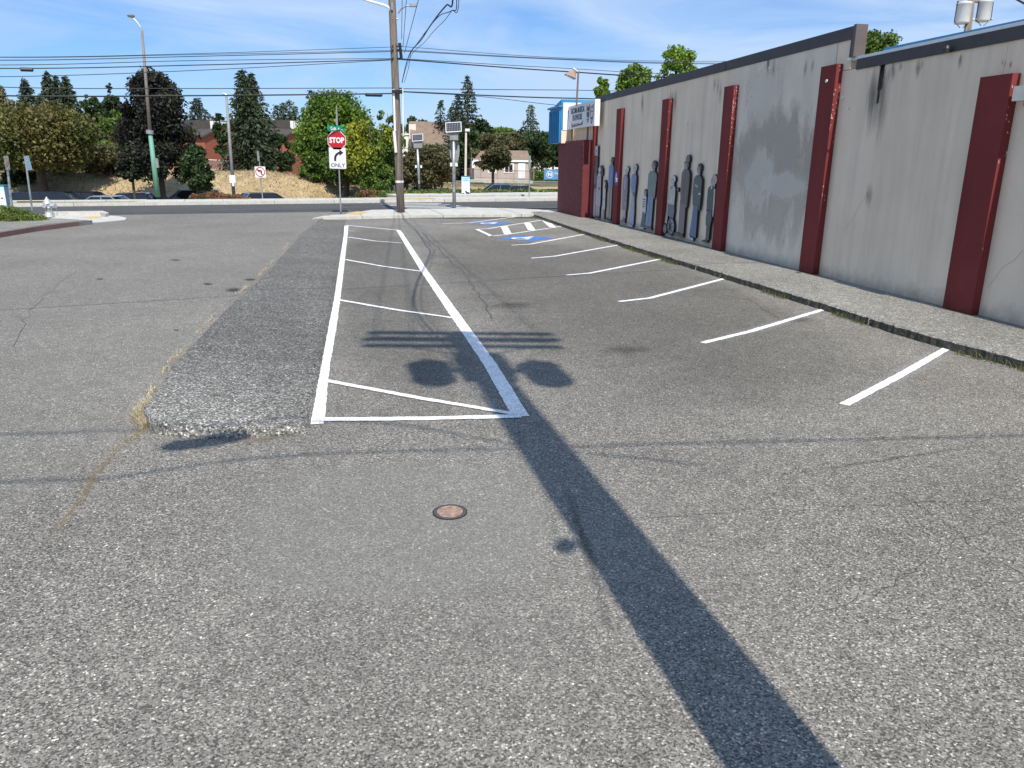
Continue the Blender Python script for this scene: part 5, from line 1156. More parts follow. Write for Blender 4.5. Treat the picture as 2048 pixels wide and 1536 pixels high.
# ------------------------------------------------------------------ vehicles
def car(label, px, ptop, wpx, Y, kind, paint, yaw, group='cars in the sunken lot across the street', zg=None):
    k = Y / F; c = P(px, ptop, Y)
    dims = dict(sedan=(4.6, 1.80, 1.42), suv=(4.6, 1.86, 1.70), hatch=(4.1, 1.74, 1.48), van=(4.9, 1.9, 1.78), truck=(5.4, 1.9, 1.75))[kind]
    Ln, Wd, H = dims; zg = c.z - H if zg is None else zg
    t = thing('parked_car', (c.x, Y, zg), label, 'car', group, yaw)
    Mx = Matrix.Translation((c.x, Y, zg)) @ Matrix.Rotation(yaw, 4, 'Z')
    hl, hw = Ln / 2, Wd / 2; belt = H * .60
    low = dict(sedan=[(-hl, .35), (-hl, .78), (-hl + .15, belt), (-hl + 1.0, belt + .03), (hl - 1.3, belt + .02), (hl - .2, belt - .17), (hl, .62), (hl, .3)],
               suv=[(-hl, .4), (-hl, 1.0), (-hl + .05, belt), (hl - 1.2, belt), (hl - .15, belt - .12), (hl, .75), (hl, .35)],
               hatch=[(-hl, .35), (-hl, .8), (-hl + .08, belt), (hl - 1.1, belt), (hl - .15, belt - .18), (hl, .6), (hl, .3)],
               van=[(-hl, .4), (-hl, 1.0), (-hl + .05, belt), (hl - 1.1, belt), (hl - .15, belt - .15), (hl, .7), (hl, .35)],
               truck=[(-hl, .45), (-hl, belt), (hl - 1.3, belt), (hl - .1, belt - .1), (hl, .8), (hl, .4)])[kind]
    def sec(y): f_ = 1 - .06 * abs(y) ** 4; return f_
    vs = []; n = len(low); prof = [(-1, .97), (-.93, 1.0), (.93, 1.0), (1, .97)]
    for yy, sc in prof:
        for x, z in low: vs.append(Mx @ Vector((x * sc, yy * hw, .3 + (z - .3) * sc)))
    fs = [tuple(range(n))[::-1], tuple(range(3 * n, 4 * n))] + [(j * n + i, j * n + (i + 1) % n, (j + 1) * n + (i + 1) % n, (j + 1) * n + i) for j in range(3) for i in range(n)]
    body = MB().add(vs, fs).build('body', paint, t)
    x0, x1, x2, x3 = dict(sedan=(-hl + .55, -hl + 1.35, hl - 2.0, hl - 1.25), suv=(-hl + .06, -hl + .35, hl - 1.95, hl - 1.15), hatch=(-hl + .08, -hl + .6, hl - 1.8, hl - 1.0), van=(-hl + .06, -hl + .3, hl - 1.75, hl - .95), truck=(-.5, -.3, hl - 2.1, hl - 1.25))[kind]
    wt, wb = hw * .78, hw * .95
    q = [(x0, -wb, belt - .01), (x3, -wb, belt - .01), (x3, wb, belt - .01), (x0, wb, belt - .01), (x1, -wt, H - .06), (x2, -wt, H - .06), (x2, wt, H - .06), (x1, wt, H - .06)]
    cab = MB().add([Mx @ Vector(v) for v in q], ((3,2,1,0),(4,5,6,7),(0,1,5,4),(1,2,6,5),(2,3,7,6),(3,0,4,7))).build('windows', 'glass', t)
    ro = [(x1 - .05, -wt - .01, H - .065), (x2 + .05, -wt - .01, H - .065), (x2 + .05, wt + .01, H - .065), (x1 - .05, wt + .01, H - .065), (x1 + .1, -wt * .85, H), (x2 - .1, -wt * .85, H), (x2 - .1, wt * .85, H), (x1 + .1, wt * .85, H)]
    MB().add([Mx @ Vector(v) for v in ro], ((3,2,1,0),(4,5,6,7),(0,1,5,4),(1,2,6,5),(2,3,7,6),(3,0,4,7))).build('roof', paint, t)
    mb = MB()
    for s_ in (-1, 1):
        for (xa, xb) in ((x0, x1), ((x0 + x3) / 2 - .1, (x1 + x2) / 2), (x3, x2)):
            mb.tube([Mx @ Vector((xa, s_ * (wb + .008), belt)), Mx @ Vector((xb, s_ * (wt + .008), H - .05))], .035, 5)
    mb.build('pillars', paint, t)['kind'] = 'stuff'
    for s_ in (-1, 1):
        MB().box((x3 - .35, s_ * (hw + .06) - .08, belt - .02), (x3 - .18, s_ * (hw + .06) + .08, belt + .13), mat=Mx).build('mirror', paint, t)
        MB().box((hl - .12, s_ * hw * .75 - .18, .62), (hl + .012, s_ * hw * .75 + .18, .76), mat=Mx).build('headlight', 'lens_white', t)
        MB().box((-hl - .012, s_ * hw * .82 - .14, .78), (-hl + .12, s_ * hw * .82 + .14, 1.02 if kind != 'sedan' else .9), mat=Mx).build('taillight', 'lens_red', t)
        for xw in (-hl + .85, hl - .85):
            wl = MB().cyl(Mx @ Vector((xw, s_ * (hw - .2), .33)), Mx @ Vector((xw, s_ * (hw + .01), .33)), .33, n=16).build('wheel', 'tyre', t)
            MB().cyl(Mx @ Vector((xw, s_ * (hw), .33)), Mx @ Vector((xw, s_ * (hw + .02), .33)), .2, n=12).build('rim', 'rim', wl)
    MB().box((-hl - .006, -.26, .62), (-hl + .1, .26, .74), mat=Mx).build('number_plate', 'lens_white', t)
    return t
car('dark navy van parked leftmost beyond the street under the big olive tree', 112, 382.5, 60, 48.5, 'van', 'car_navy', R(8))
car('dark pickup with only its bed rail showing right of the navy van', 160, 391, 50, 50.5, 'sedan', 'car_black', R(185), zg=-1.3)
car('silver blue sedan with a pale mirror beside the dark sedan', 204, 390.5, 45, 49, 'sedan', 'car_silver', R(176))
car('dark blue sedan behind the thin red trunk', 248, 385, 50, 51, 'hatch', 'car_navy', R(192))
car('grey sedan between the two tree trunks', 288, 388, 45, 52.5, 'sedan', 'car_grey', R(190))
car('grey SUV with its windscreen showing behind the flower shrubs', 372, 378, 50, 54, 'suv', 'car_grey', R(205))
car('small dark hatchback with a red tail light under the no left turn sign', 537, 384.5, 45, 52, 'hatch', 'car_black', R(35))
car('blue grey SUV with red tail lights seen just left of the wooden pole base', 795, 366, 45, 66, 'suv', 'car_slate', R(70))
car('dark teal car roof showing above the low hedge, left of a pair', 1007, 368, 30, 66, 'sedan', 'car_blue', R(10))
car('dark blue car roof showing above the low hedge, right of a pair', 1048, 370.5, 30, 66, 'sedan', 'car_navy', R(5))
car('silver car mostly hidden behind the hedge beside the farther solar pole', 850, 371.5, 30, 66, 'sedan', 'car_silver', R(15))

# ------------------------------------------------------------------ houses across the street
def house(name, loc, yaw, Ln, Dp, H, rise, label, wall, roofm, wins=(), doors=(), over=.35, ridge='x', cat='house'):
    t = thing(name, loc, label, cat); Mx = Matrix.Translation(loc) @ Matrix.Rotation(yaw, 4, 'Z')
    MB().box((-Ln / 2, 0, -.6), (Ln / 2, Dp, H), mat=Mx).build('wall', wall, t)
    if ridge == 'x':
        MB().prism([(0, H), (Dp, H), (Dp / 2, H + rise)], lambda a, b_, d: Mx @ Vector((d, a, b_)), -Ln / 2 + .01, Ln / 2 - .01).build('gable', wall, t)
        for sgn in (0, 1):
            y0, y1 = (-over, Dp / 2) if sgn == 0 else (Dp + over, Dp / 2); sl = rise / (Dp / 2); z0 = H - over * sl
            v = [(-Ln / 2 - over, y0, z0), (Ln / 2 + over, y0, z0), (Ln / 2 + over, y1, H + rise), (-Ln / 2 - over, y1, H + rise)]
            v = [Mx @ Vector(p) for p in v] + [Mx @ (Vector(p) + Vector((0, 0, .14))) for p in v]
            MB().add(v, ((3,2,1,0),(4,5,6,7),(0,1,5,4),(1,2,6,5),(2,3,7,6),(3,0,4,7))).build('roof', roofm, t)
        MB().box((-Ln / 2 - over, -over - .03, H - over * rise / (Dp / 2) - .06), (Ln / 2 + over, -over + .02, H - over * rise / (Dp / 2) + .13), mat=Mx).build('fascia', 'white_metal', t)
    else:
        MB().prism([(-Ln / 2, H), (Ln / 2, H), (0, H + rise)], lambda a, b_, d: Mx @ Vector((a, d, b_)), .01, Dp).build('gable', wall, t)
        for sgn in (-1, 1):
            sl = rise / (Ln / 2); v = [(sgn * (Ln / 2 + over), -over, H - over * sl), (0, -over, H + rise), (0, Dp, H + rise), (sgn * (Ln / 2 + over), Dp, H - over * sl)]
            v = [Mx @ Vector(p) for p in v] + [Mx @ (Vector(p) + Vector((0, 0, .14))) for p in v]
            MB().add(v, ((3,2,1,0),(4,5,6,7),(0,1,5,4),(1,2,6,5),(2,3,7,6),(3,0,4,7))).build('roof', roofm, t)
    for x, z, w_, h_ in wins:
        fr = MB().box((x - w_ / 2 - .12, -.05, z - h_ / 2 - .12), (x + w_ / 2 + .12, -.002, z + h_ / 2 + .12), mat=Mx).build('window', 'white_metal', t)
        for s_ in (-1, 1): MB().box((x + s_ * w_ / 4 - w_ / 4 + .03, -.065, z - h_ / 2), (x + s_ * w_ / 4 + w_ / 4 - .03, -.052, z + h_ / 2), mat=Mx).build('pane', 'glass', fr)
    for x, w_, h_ in doors: MB().box((x - w_ / 2, -.06, .05), (x + w_ / 2, -.003, h_), mat=Mx).build('door', 'white_metal', t)
    return t, Mx
hp = P(1004, 355, 88)
ht, Mx = house('modular_building', Vector((hp.x, 88, .35)), R(12), 6.2, 3.6, 1.95, .95, 'beige modular building with a brown shingle roof behind the railing', 'house_beige', 'shingle', [(-1.1, 1.15, .7, .9), (.75, 1.15, .9, .8)], [(2.2, .8, 1.7)], .15)
hp = P(905, 350, 96)
house('brick_house', Vector((hp.x, 96, .2)), R(14), 8.5, 9, 3.1, 3.4, 'brick house under a large brown roof behind the solar pole', 'house_brick', 'shingle', [(1.8, 1.4, 1.0, 1.1), (-1.8, 1.4, 1.0, 1.1)], [], .3)
hp = P(1100, 352, 125)
house('white_cottage', Vector((hp.x + .3, 125, -.1)), R(5), 4.4, 5, 1.3, 1.2, 'small distant white gabled house above the blue banner', 'house_white', 'white_metal', [(-.8, 1.0, .7, .6), (.8, 1.0, .7, .6)], [], .3, 'y')
hp = P(828, 350, 100)
t, Mx = house('white_building', Vector((hp.x, 100, .3)), 0, 5.2, 5, 5.0, .01, 'white flat roofed building partly hidden behind the wooden pole', 'house_white', 'white_metal', [(-1.2, 4.0, .7, .9), (.2, 4.0, .7, .9)], [], .1)
q = P(827, 262, 99); MB().box((q.x - .42, 98, q.z - .95), (q.x + .42, 99, q.z + .75)).build('cream_panel', 'panel_cream', t)
def apartment(cx, ytop, Y, label, Ln, Dp, off=0):
    loc = P(cx, 300, Y); H0 = P(cx, 272 + off, Y).z; zb = 1.0; loc.z = zb; H = H0 - zb; rs = (29 * Y / F)
    t = thing('apartment_building', loc, label, 'building', 'brick apartment buildings on the bank'); Mx = Matrix.Translation(loc) @ Matrix.Rotation(R(-15), 4, 'Z')
    MB().box((-Ln, 0, -1), (0, Dp, H), mat=Mx).build('wall', 'house_brick', t)
    MB().prism([(0, H), (Dp, H), (Dp, H + rs), (Dp * .62, H + rs)], lambda a, b_, d: Mx @ Vector((d, a, b_)), -Ln + .02, -.02).build('gable', 'house_brick', t)
    v = [(-Ln - .3, -.4, H - .12), (.25, -.4, H - .12), (.25, Dp * .62, H + rs), (-Ln - .3, Dp * .62, H + rs)]
    v = [Mx @ Vector(p) for p in v] + [Mx @ (Vector(p) + Vector((0, 0, .16))) for p in v]
    rf = MB().add(v, ((3,2,1,0),(4,5,6,7),(0,1,5,4),(1,2,6,5),(2,3,7,6),(3,0,4,7))).build('roof', 'roof_dark', t)
    MB().box((-Ln + .5, Dp * .25, H + rs * .35), (-.2, Dp * .7, H + rs + .1), mat=Mx).build('clerestory', 'roof_dark', rf)
    MB().box((-.2, Dp * .27, H + rs * .45), (-.12, Dp * .68, H + rs), mat=Mx).build('clerestory_end', 'white_metal', rf)
    MB().box((-.55, Dp * .25 - .03, H + rs * .4), (-.15, Dp * .25 - .005, H + rs), mat=Mx).build('clerestory_end', 'white_metal', rf)
    MB().box((-2.6, -.2 + Dp * .1, H + rs * .3), (-1.7, Dp * .16, H + rs * .38), mat=Mx).build('skylight', 'glass', rf)
    for x in (-1.6, -4.4, -7.4, -10):
        w_ = MB().box((x - .45, -.03, H - 1.2), (x + .45, -.002, H - .35), mat=Mx).build('window', 'roof_dark', t); MB().box((x - .38, -.045, H - 1.13), (x + .38, -.032, H - .42), mat=Mx).build('pane', 'glass', w_)
    for z in (H * .5,): MB().box((-Ln, -.025, z - .06), (.02, -.003, z + .06), mat=Mx).build('band', 'roof_dark', t)
apartment(411, 243, 84, 'brown brick apartment with dark roof and white clerestory end, left of the tall spruce', 12, 8)
apartment(574, 247, 88, 'brown brick apartment roof showing between the tall spruce and the green maple', 9, 8)
apartment(120, 240, 88, 'brick apartment roof end glimpsed behind the olive tree', 7, 8, -6)

# fences, railings, banner, yard lamp
def fence(name, a, b_, H, label, wm, posts=2.4, mesh=True, cat='fence'):
    t = thing(name, a, label, cat); d = b_ - a; L_ = Vector((d.x, d.y, 0)).length; n = max(1, int(L_ / posts)); u = d / n
    for i in range(n + 1):
        p = a + u * i; MB().cyl(p, p + Vector((0, 0, H)), .035, n=6).build('post', wm, t)
    mb = MB(); mb.tube([a + Vector((0, 0, H)), b_ + Vector((0, 0, H))], .03, 6); mb.build('top_rail', wm, t)
    if mesh:
        m2 = MB(); st = .16; k = int(L_ / st); un = d.normalized()
        for i in range(k):
            for sg in (-1, 1):
                p0 = a + un * (i * st); l2 = min(H, L_ - i * st if sg > 0 else i * st)
                p1 = p0 + un * (sg * l2) + Vector((0, 0, l2)); nrm = Vector((0, 0, 1)).cross(un) * .002 + Vector((0, 0, .007))
                m2.add([p0 - nrm, p1 - nrm, p1 + nrm, p0 + nrm], [(0, 1, 2, 3)])
        m2.build('wire_mesh', wm, t)['kind'] = 'stuff'
    else:
        m2 = MB(); k = int(L_ / .14)
        for i in range(k): p = a + d * (i / k); m2.cyl(p + Vector((0, 0, .1)), p + Vector((0, 0, H)), .011, n=4)
        m2.build('balusters', wm, t)['kind'] = 'stuff'; mb = MB(); mb.tube([a + Vector((0, 0, .12)), b_ + Vector((0, 0, .12))], .02, 5); mb.build('bottom_rail', wm, t)
    return t
a_ = P(400, 341, 71); b_ = P(575, 348, 74); fence('chain_link_fence', a_, b_, .95, 'chain link fence on top of the dry bank below the brick apartments', 'galv', 2.2)
fence('ramp_railing', P(930, 356, 84), P(1062, 362, 80), .95, 'reddish metal railing along the ramp of the beige building', 'rail_rust', 1.6, False)
fence('ramp_railing', P(1066, 361, 80), P(1068, 358, 86), .95, 'short end run of the reddish railing near the blue banner', 'rail_rust', 1.6, False)
slab('ramp', [P(935, 364, 83.6), P(1066, 364, 79.7), P(1066, 364, 81), P(935, 364, 85)], -.3, .35, 'concrete', None, 'structure')
fence('low_fence', P(1005, 384, 74), P(1082, 386, 72), .8, 'sparse grey pipe rail across the dry grass in front of the ramp', 'grey_pole', 2.4, False)
q = P(1106, 349, 78); bn = thing('blue_banner', q, 'light blue banner with a round white N logo on a fence beside the brick block', 'banner'); k_ = 78 / F
fc = face_mat(q, R(6)); plate('banner_sheet', rrect(34 * k_, 19 * k_, .01), fc, 'banner_blue', bn)
ring = MB(); v = []; n = 28; cx_ = -.32
for i in range(n): a = 2 * math.pi * i / n; v += [fc @ Vector((cx_ + .29 * math.cos(a), .29 * math.sin(a), .012)), fc @ Vector((cx_ + .34 * math.cos(a), .34 * math.sin(a), .012))]
ring.add(v, [(2 * i, 2 * i + 1, (2 * i + 3) % (2 * n), (2 * i + 2) % (2 * n)) for i in range(n)]); ring.build('logo_ring', 'sign_white', bn)
text('N', .42, 'sign_white', bn, fc @ Matrix.Translation((cx_, 0, .012)), 'logo_letter', .001, 1.2, .02); text('The', .24, 'sign_white', bn, fc @ Matrix.Translation((.32, .1, .012)), 'lettering', .001, 1, .004)
for s_ in (-1, 1): MB().cyl(fc @ Vector((s_ * .85, -1.3, -.03)), fc @ Vector((s_ * .85, .5, -.03)), .03, n=6).build('post', 'galv', bn)
yb = P(931, 356, 80); yl_ = thing('yard_lamp', yb, 'pale concrete lamp post with a white box lamp beside the tall conifers', 'street lamp')
MB().cyl(yb, P(932, 262, 80), .12, .10, 8).build('pole', 'panel_cream', yl_); q = P(935, 260, 80); MB().box((q.x - .22, q.y - .2, q.z - .13), (q.x + .22, q.y + .2, q.z + .12)).build('lamp_head', 'white_metal', yl_)
yb = P(942, 352, 84); s5 = thing('notice_sign', yb, 'small white notice board on two posts left of the beige building', 'sign')
MB().cyl(yb, P(943, 302, 84), .04, n=6).build('post', 'grey_pole', s5); q = P(946.5, 329, 83.9); MB().box((q.x - .13, q.y - .03, q.z - .36), (q.x + .13, q.y, q.z + .36)).build('board', 'sign_white', s5)
mb = MB(); c_ = [P(826, 372, 60), P(826, 355, 60), P(838, 355, 60), P(838, 372, 60)]; mb.tube(c_, .035, 6); o = mb.build('bike_rack', 'white_metal'); tag(o, 'white pipe frame beside the farther solar pole', 'rack')

# ------------------------------------------------------------------ vegetation
def leaf_mesh(pos, size, mat, droop=None, asp=.62):
    n = len(pos); d = rng.normal(size=(n, 3)); d /= np.linalg.norm(d, axis=1)[:, None]
    if droop is not None: d = d * .55 + droop; d /= np.linalg.norm(d, axis=1)[:, None]
    e = rng.normal(size=(n, 3)); e = np.cross(d, e); e /= np.linalg.norm(e, axis=1)[:, None]
    s = (size * rng.uniform(.6, 1.35, n))[:, None] if np.isscalar(size) else (size * rng.uniform(.6, 1.35, n))[:, None]
    a = pos - d * s * .5; c = pos + d * s * .5; b = pos + e * s * asp * .5 + d * s * .05; dd = pos - e * s * asp * .5 + d * s * .05
    v = np.stack([a, b, c, dd], 1).reshape(-1, 3).astype(np.float32)
    me = bpy.data.meshes.new('crown'); me.vertices.add(4 * n); me.vertices.foreach_set('co', v.ravel())
    me.loops.add(4 * n); me.loops.foreach_set('vertex_index', np.arange(4 * n, dtype=np.int32))
    me.polygons.add(n); me.polygons.foreach_set('loop_start', np.arange(0, 4 * n, 4, dtype=np.int32)); me.polygons.foreach_set('loop_total', np.full(n, 4, dtype=np.int32))
    me.materials.append(MATS[mat]); me.update(calc_edges=True); return me
def crown_pts(c, w_, d_, zb, zt, n, nclump, shape='round'):
    H = zt - zb; cl = []
    for i in range(nclump):
        t = rng.uniform(.04, .97)
        if shape == 'round': r = math.sqrt(max(.02, 1 - (2 * t - 1) ** 2)) ** .8
        elif shape == 'oval': r = math.sqrt(max(.02, 1 - (1.9 * t - .9) ** 2)) * (1.12 - .52 * t)
        elif shape == 'cone': r = (1 - t) ** .75
        elif shape == 'column': r = min(1, (1 - t) * 3.5) * .9 + .08
        elif shape == 'dome': r = math.sqrt(max(.02, 1 - t ** 2))
        a = rng.uniform(0, 2 * math.pi); q = r * math.sqrt(rng.uniform(.15, 1))
        rad = (.055 + .13 * rng.random() ** 1.5) * min(w_, H * 1.3) * (.6 + .5 * r)
        cl.append((c[0] + math.cos(a) * q * (w_ / 2 - rad * .35), c[1] + math.sin(a) * q * (d_ / 2 - rad * .35), zb + rad * .75 + t * (H - 1.55 * rad), rad))
    cl = np.array(cl); wts = cl[:, 3] ** 2; wts /= wts.sum(); idx = rng.choice(len(cl), n, p=wts)
    u = rng.normal(size=(n, 3)); u /= np.linalg.norm(u, axis=1)[:, None]; rr = rng.uniform(0, 1, n) ** .42 * rng.uniform(.8, 1.3, n)
    p = cl[idx, :3] + u * (rr * cl[idx, 3])[:, None] * np.array([1, 1, .82]); p[:, 2] = np.minimum(p[:, 2], zt + .1 * rng.random(n))
    return p, cl
def broadleaf(px, ytop, wpx, Y, label, mat='leaf_green', zb=None, shape='round', n=7000, leaf=.30, trunk=.16, ncl=46, dz=0, name='tree', stems=1, bark='bark', ground=None, group='trees across the street', cat='tree', crown_base=None):
    k = Y / F; top = P(px, ytop, Y); g = terr(top.x, Y) if ground is None else ground; H = top.z - g
    cb = (P(px, crown_base, Y).z if crown_base else g + H * .22)
    loc = Vector((top.x, Y, g)); w_ = wpx * k
    t = thing(name, loc, label, cat, group)
    p, cl = crown_pts((top.x, Y), w_, w_ * .85, cb, top.z, n, ncl, shape)
    link('crown', leaf_mesh(p, leaf, mat), t)
    mb = MB()
    for s_ in range(stems):
        ox = (s_ - (stems - 1) / 2) * trunk * 3
        fork = Vector((top.x + ox * .6, Y, cb + (top.z - cb) * .18))
        mb.tube([loc + Vector((ox, 0, -.2)), loc + Vector((ox, 0, (cb - g) * .5)), fork, Vector((top.x, Y, cb + (top.z - cb) * .62)), Vector((top.x, Y, cb + (top.z - cb) * .9))], [trunk * 1.15, trunk, trunk * .85, trunk * .45, trunk * .15], 8)
        for i in rng.choice(len(cl), min(9, len(cl)), replace=False):
            c_ = Vector(cl[i, :3]); m_ = fork.lerp(c_, .5) + Vector((0, 0, -.15)); mb.tube([fork.lerp(Vector((top.x, Y, c_.z)), .3), m_, c_], [trunk * .4, trunk * .25, trunk * .08], 5)
    mb.build('trunk', bark, t, True)
    return t
def conifer(px, ytop, wpx, Y, label, mat='needle', zlow=None, dens=1.0, group='conifers across the street', ground=None, droop=-.35, leaf=.42, bare=.06, power=.8):
    k = Y / F; top = P(px, ytop, Y); g = terr(top.x, Y) if ground is None else ground; w_ = wpx * k / 2 * 1.6; H = top.z - g
    t = thing('conifer_tree', (top.x, Y, g), label, 'tree', group)
    pos = []; drs = []; z = g + H * bare; mb = MB()
    mb.tube([(top.x, Y, g - .2), (top.x, Y, g + H * .5), (top.x, Y, top.z)], [H * .018 + .05, H * .011 + .03, .02], 7)
    while z < top.z:
        tt = (z - g) / H; R0 = w_ * (max(0, 1 - tt) ** power) * rng.uniform(.82, 1.12) + .10
        nb_ = max(4, int(7 * dens)); a0 = rng.uniform(0, 6.28)
        for i in range(nb_):
            a = a0 + 6.283 * i / nb_ + rng.uniform(-.25, .25); L_ = R0 * rng.uniform(.62, 1.15); m = max(3, int(L_ / .16 * dens))
            ts = rng.uniform(.08, 1, m) ** .75; dz_ = droop * L_ * ts + .22 * L_ * ts ** 2.2 if droop < 0 else droop * L_ * ts
            sp_r = .10 + .16 * L_ * (1 - ts) + .05
            x = top.x + math.cos(a) * L_ * ts + rng.normal(0, 1, m) * sp_r * .6; y = Y + math.sin(a) * L_ * ts + rng.normal(0, 1, m) * sp_r * .6; zz = z + dz_ + rng.normal(0, .07, m)
            pos.append(np.stack([x, y, np.minimum(zz, top.z)], 1)); drs.append(np.tile([math.cos(a) * .9, math.sin(a) * .9, -.55], (m, 1)))
        z += (.30 + .20 * (1 - tt)) * H / 12
    pos = np.concatenate(pos); drs = np.concatenate(drs)
    link('crown', leaf_mesh(pos, leaf, mat, drs, .36), t); mb.build('trunk', 'bark', t)
    return t
# far conifers, left
conifer(48, 156, 62, 105, 'dark conifer furthest left in the row behind the olive tree', 'needle_blue', dens=1.7, leaf=.55)
conifer(92, 141, 58, 108, 'tallest dark conifer of the left row', 'needle', dens=1.7, leaf=.55)
conifer(110, 150, 45, 106, 'slim conifer close to the tallest of the left row', 'needle_blue', dens=1.7, leaf=.55)
conifer(129, 151, 58, 104, 'dark conifer furthest right in the left row', 'needle', dens=1.7, leaf=.55)
conifer(2, 172, 50, 100, 'conifer cut by the left edge of the view', 'needle')
conifer(78, 190, 90, 100, 'broad conifer low between the others of the left row', 'needle', dens=1.3)
broadleaf(180, 186, 80, 92, 'dark rounded pine behind the olive tree', 'leaf_dark', shape='oval', n=6500, leaf=.36, ncl=50)
broadleaf(216, 163, 46, 90, 'narrow dark green tree between pine and purple tree', 'leaf_dark', shape='oval', n=5000, leaf=.34)
broadleaf(225, 215, 60, 84, 'lighter green tree top just left of the purple tree', 'leaf_green', n=3500, leaf=.3)
# near side of the far lot, left
broadleaf(58, 196, 215, 52.5, 'big spreading tree with olive and rust coloured leaves at far left', 'leaf_olive', shape='round', n=28000, leaf=.22, trunk=.30, ncl=190, crown_base=350)
broadleaf(-40, 150, 120, 56, 'tree with rusty leaves cut by the left edge', 'leaf_olive', n=8000, leaf=.26, trunk=.25, crown_base=380)
broadleaf(150, 268, 150, 58, 'green maple filling the gap right of the olive tree', 'leaf_green', n=13000, leaf=.24, trunk=.18, ncl=90, crown_base=346)
broadleaf(214, 282, 90, 57, 'loose grey green tree left of the purple tree', 'leaf_brown', n=7000, leaf=.22, trunk=.12, crown_base=352)
broadleaf(40, 330, 90, 54, 'dark shrubby growth under the olive tree', 'leaf_dark', n=6500, leaf=.22, trunk=.12, crown_base=396, shape='dome')
broadleaf(296, 124, 152, 51.5, 'tall dark purple leaved plum tree behind the green lamp base', 'leaf_purple', shape='oval', n=26000, leaf=.22, trunk=.20, ncl=120, crown_base=372, ground=-1.2)
broadleaf(258, 300, 60, 50.5, 'small purple leaved tree with a thin reddish trunk', 'leaf_purple', n=4500, leaf=.2, trunk=.09, crown_base=366, ground=-1.2)
broadleaf(386, 286, 78, 50, 'small dark green round tree right of the lamp post', 'leaf_dark', n=8500, leaf=.2, trunk=.1, crown_base=390, ground=-.6, shape='oval')
conifer(392, 195, 78, 98, 'dark blue conifer above the brick apartment roof', 'needle_blue', dens=1.3, droop=.25)
# tall spruce (double top)
conifer(484, 137, 80, 72, 'tall spruce with drooping boughs, left of its double top', 'needle', dens=1.9, droop=-.6, leaf=.38, power=.72)
conifer(501, 143, 78, 73.5, 'tall spruce with drooping boughs, right of its double top', 'needle', dens=1.7, droop=-.6, leaf=.38, power=.75)
broadleaf(556, 262, 70, 74, 'dark bushy conifer at the right foot of the tall spruce', 'leaf_dark', n=6500, leaf=.28, shape='oval', crown_base=345)
broadleaf(438, 225, 34, 76, 'feathery dark tree at the left of the tall spruce', 'leaf_dark', n=5000, leaf=.3, shape='oval')
for i, (x, y, wx) in enumerate(((553, 210, 24), (566, 204, 22), (578, 200, 24), (590, 212, 22))):
    conifer(x, y, wx * 1.5, 112, ('leftmost', 'second', 'third', 'rightmost')[i] + ' of the light green cypresses beyond the second apartment roof', 'needle_light', power=.5, droop=.2)
conifer(622, 180, 26, 108, 'dark slim poplar rising left of the big green maple', 'needle_blue', power=.35, droop=.5)
conifer(607, 215, 22, 108, 'short dark conifer left of the slim poplar', 'needle_blue')
# big maple and yellow tree
broadleaf(668, 172, 180, 64, 'big spreading green maple behind the stop sign', 'leaf_bright', shape='oval', n=30000, leaf=.25, trunk=.28, ncl=120, crown_base=362)
broadleaf(632, 262, 96, 62, 'lower green maple at the left of the big maple', 'leaf_green', n=14000, leaf=.24, trunk=.16, ncl=60, crown_base=368)
broadleaf(738, 236, 130, 57, 'maple turning yellow right of the stop sign', 'leaf_yellow', n=17000, leaf=.23, trunk=.15, ncl=80, crown_base=368, stems=2, ground=-.4)
broadleaf(752, 330, 70, 56, 'young dark green tree under the yellow maple', 'leaf_green', n=5000, leaf=.18, trunk=.08, crown_base=388, ground=-.5)
broadleaf(690, 300, 90, 60, 'shaded green tree directly behind the ONLY sign', 'leaf_green', n=9000, leaf=.22, trunk=.22, crown_base=372, ground=-1)
broadleaf(775, 215, 60, 95, 'distant green tree just left of the wooden pole', 'leaf_green', n=3500, leaf=.32)
# right of the pole
broadleaf(860, 284, 120, 62, 'brownish crab apple tree behind the farther solar pole', 'leaf_brown', n=15000, leaf=.2, trunk=.13, ncl=70, crown_base=378, stems=3, ground=-.4)
broadleaf(812, 300, 60, 60, 'brownish crab apple tree close to the wooden pole', 'leaf_brown', n=6500, leaf=.2, trunk=.10, crown_base=378, ground=-.4)
broadleaf(835, 228, 90, 104, 'open dark pine between the pole and the tall conifers', 'leaf_dark', n=4500, leaf=.4, ncl=26)
conifer(935, 149, 66, 98, 'tallest dark conifer right of the wooden pole', 'needle', dens=1.5)
conifer(915, 188, 60, 95, 'second tall conifer just left of the tallest one', 'needle_blue', dens=1.3)
conifer(881, 200, 44, 99, 'slim conifer left of the pair of tall conifers', 'needle')
conifer(902, 212, 40, 100, 'short conifer between the slim one and the tall pair', 'needle')
broadleaf(960, 232, 60, 92, 'dark rounded tree at the right shoulder of the tall conifers', 'leaf_dark', n=5500, leaf=.34)
broadleaf(930, 250, 70, 90, 'dark tree mass at the foot of the tall conifers', 'leaf_dark', n=5000, leaf=.34)
broadleaf(986, 262, 84, 76, 'round street tree with a dark trunk in front of the beige building', 'leaf_brown', n=9500, leaf=.24, trunk=.13, crown_base=345, ground=.0)
conifer(1062, 209, 52, 112, 'distant pointed conifer above the beige building', 'needle_light', dens=1.2, droop=.2)
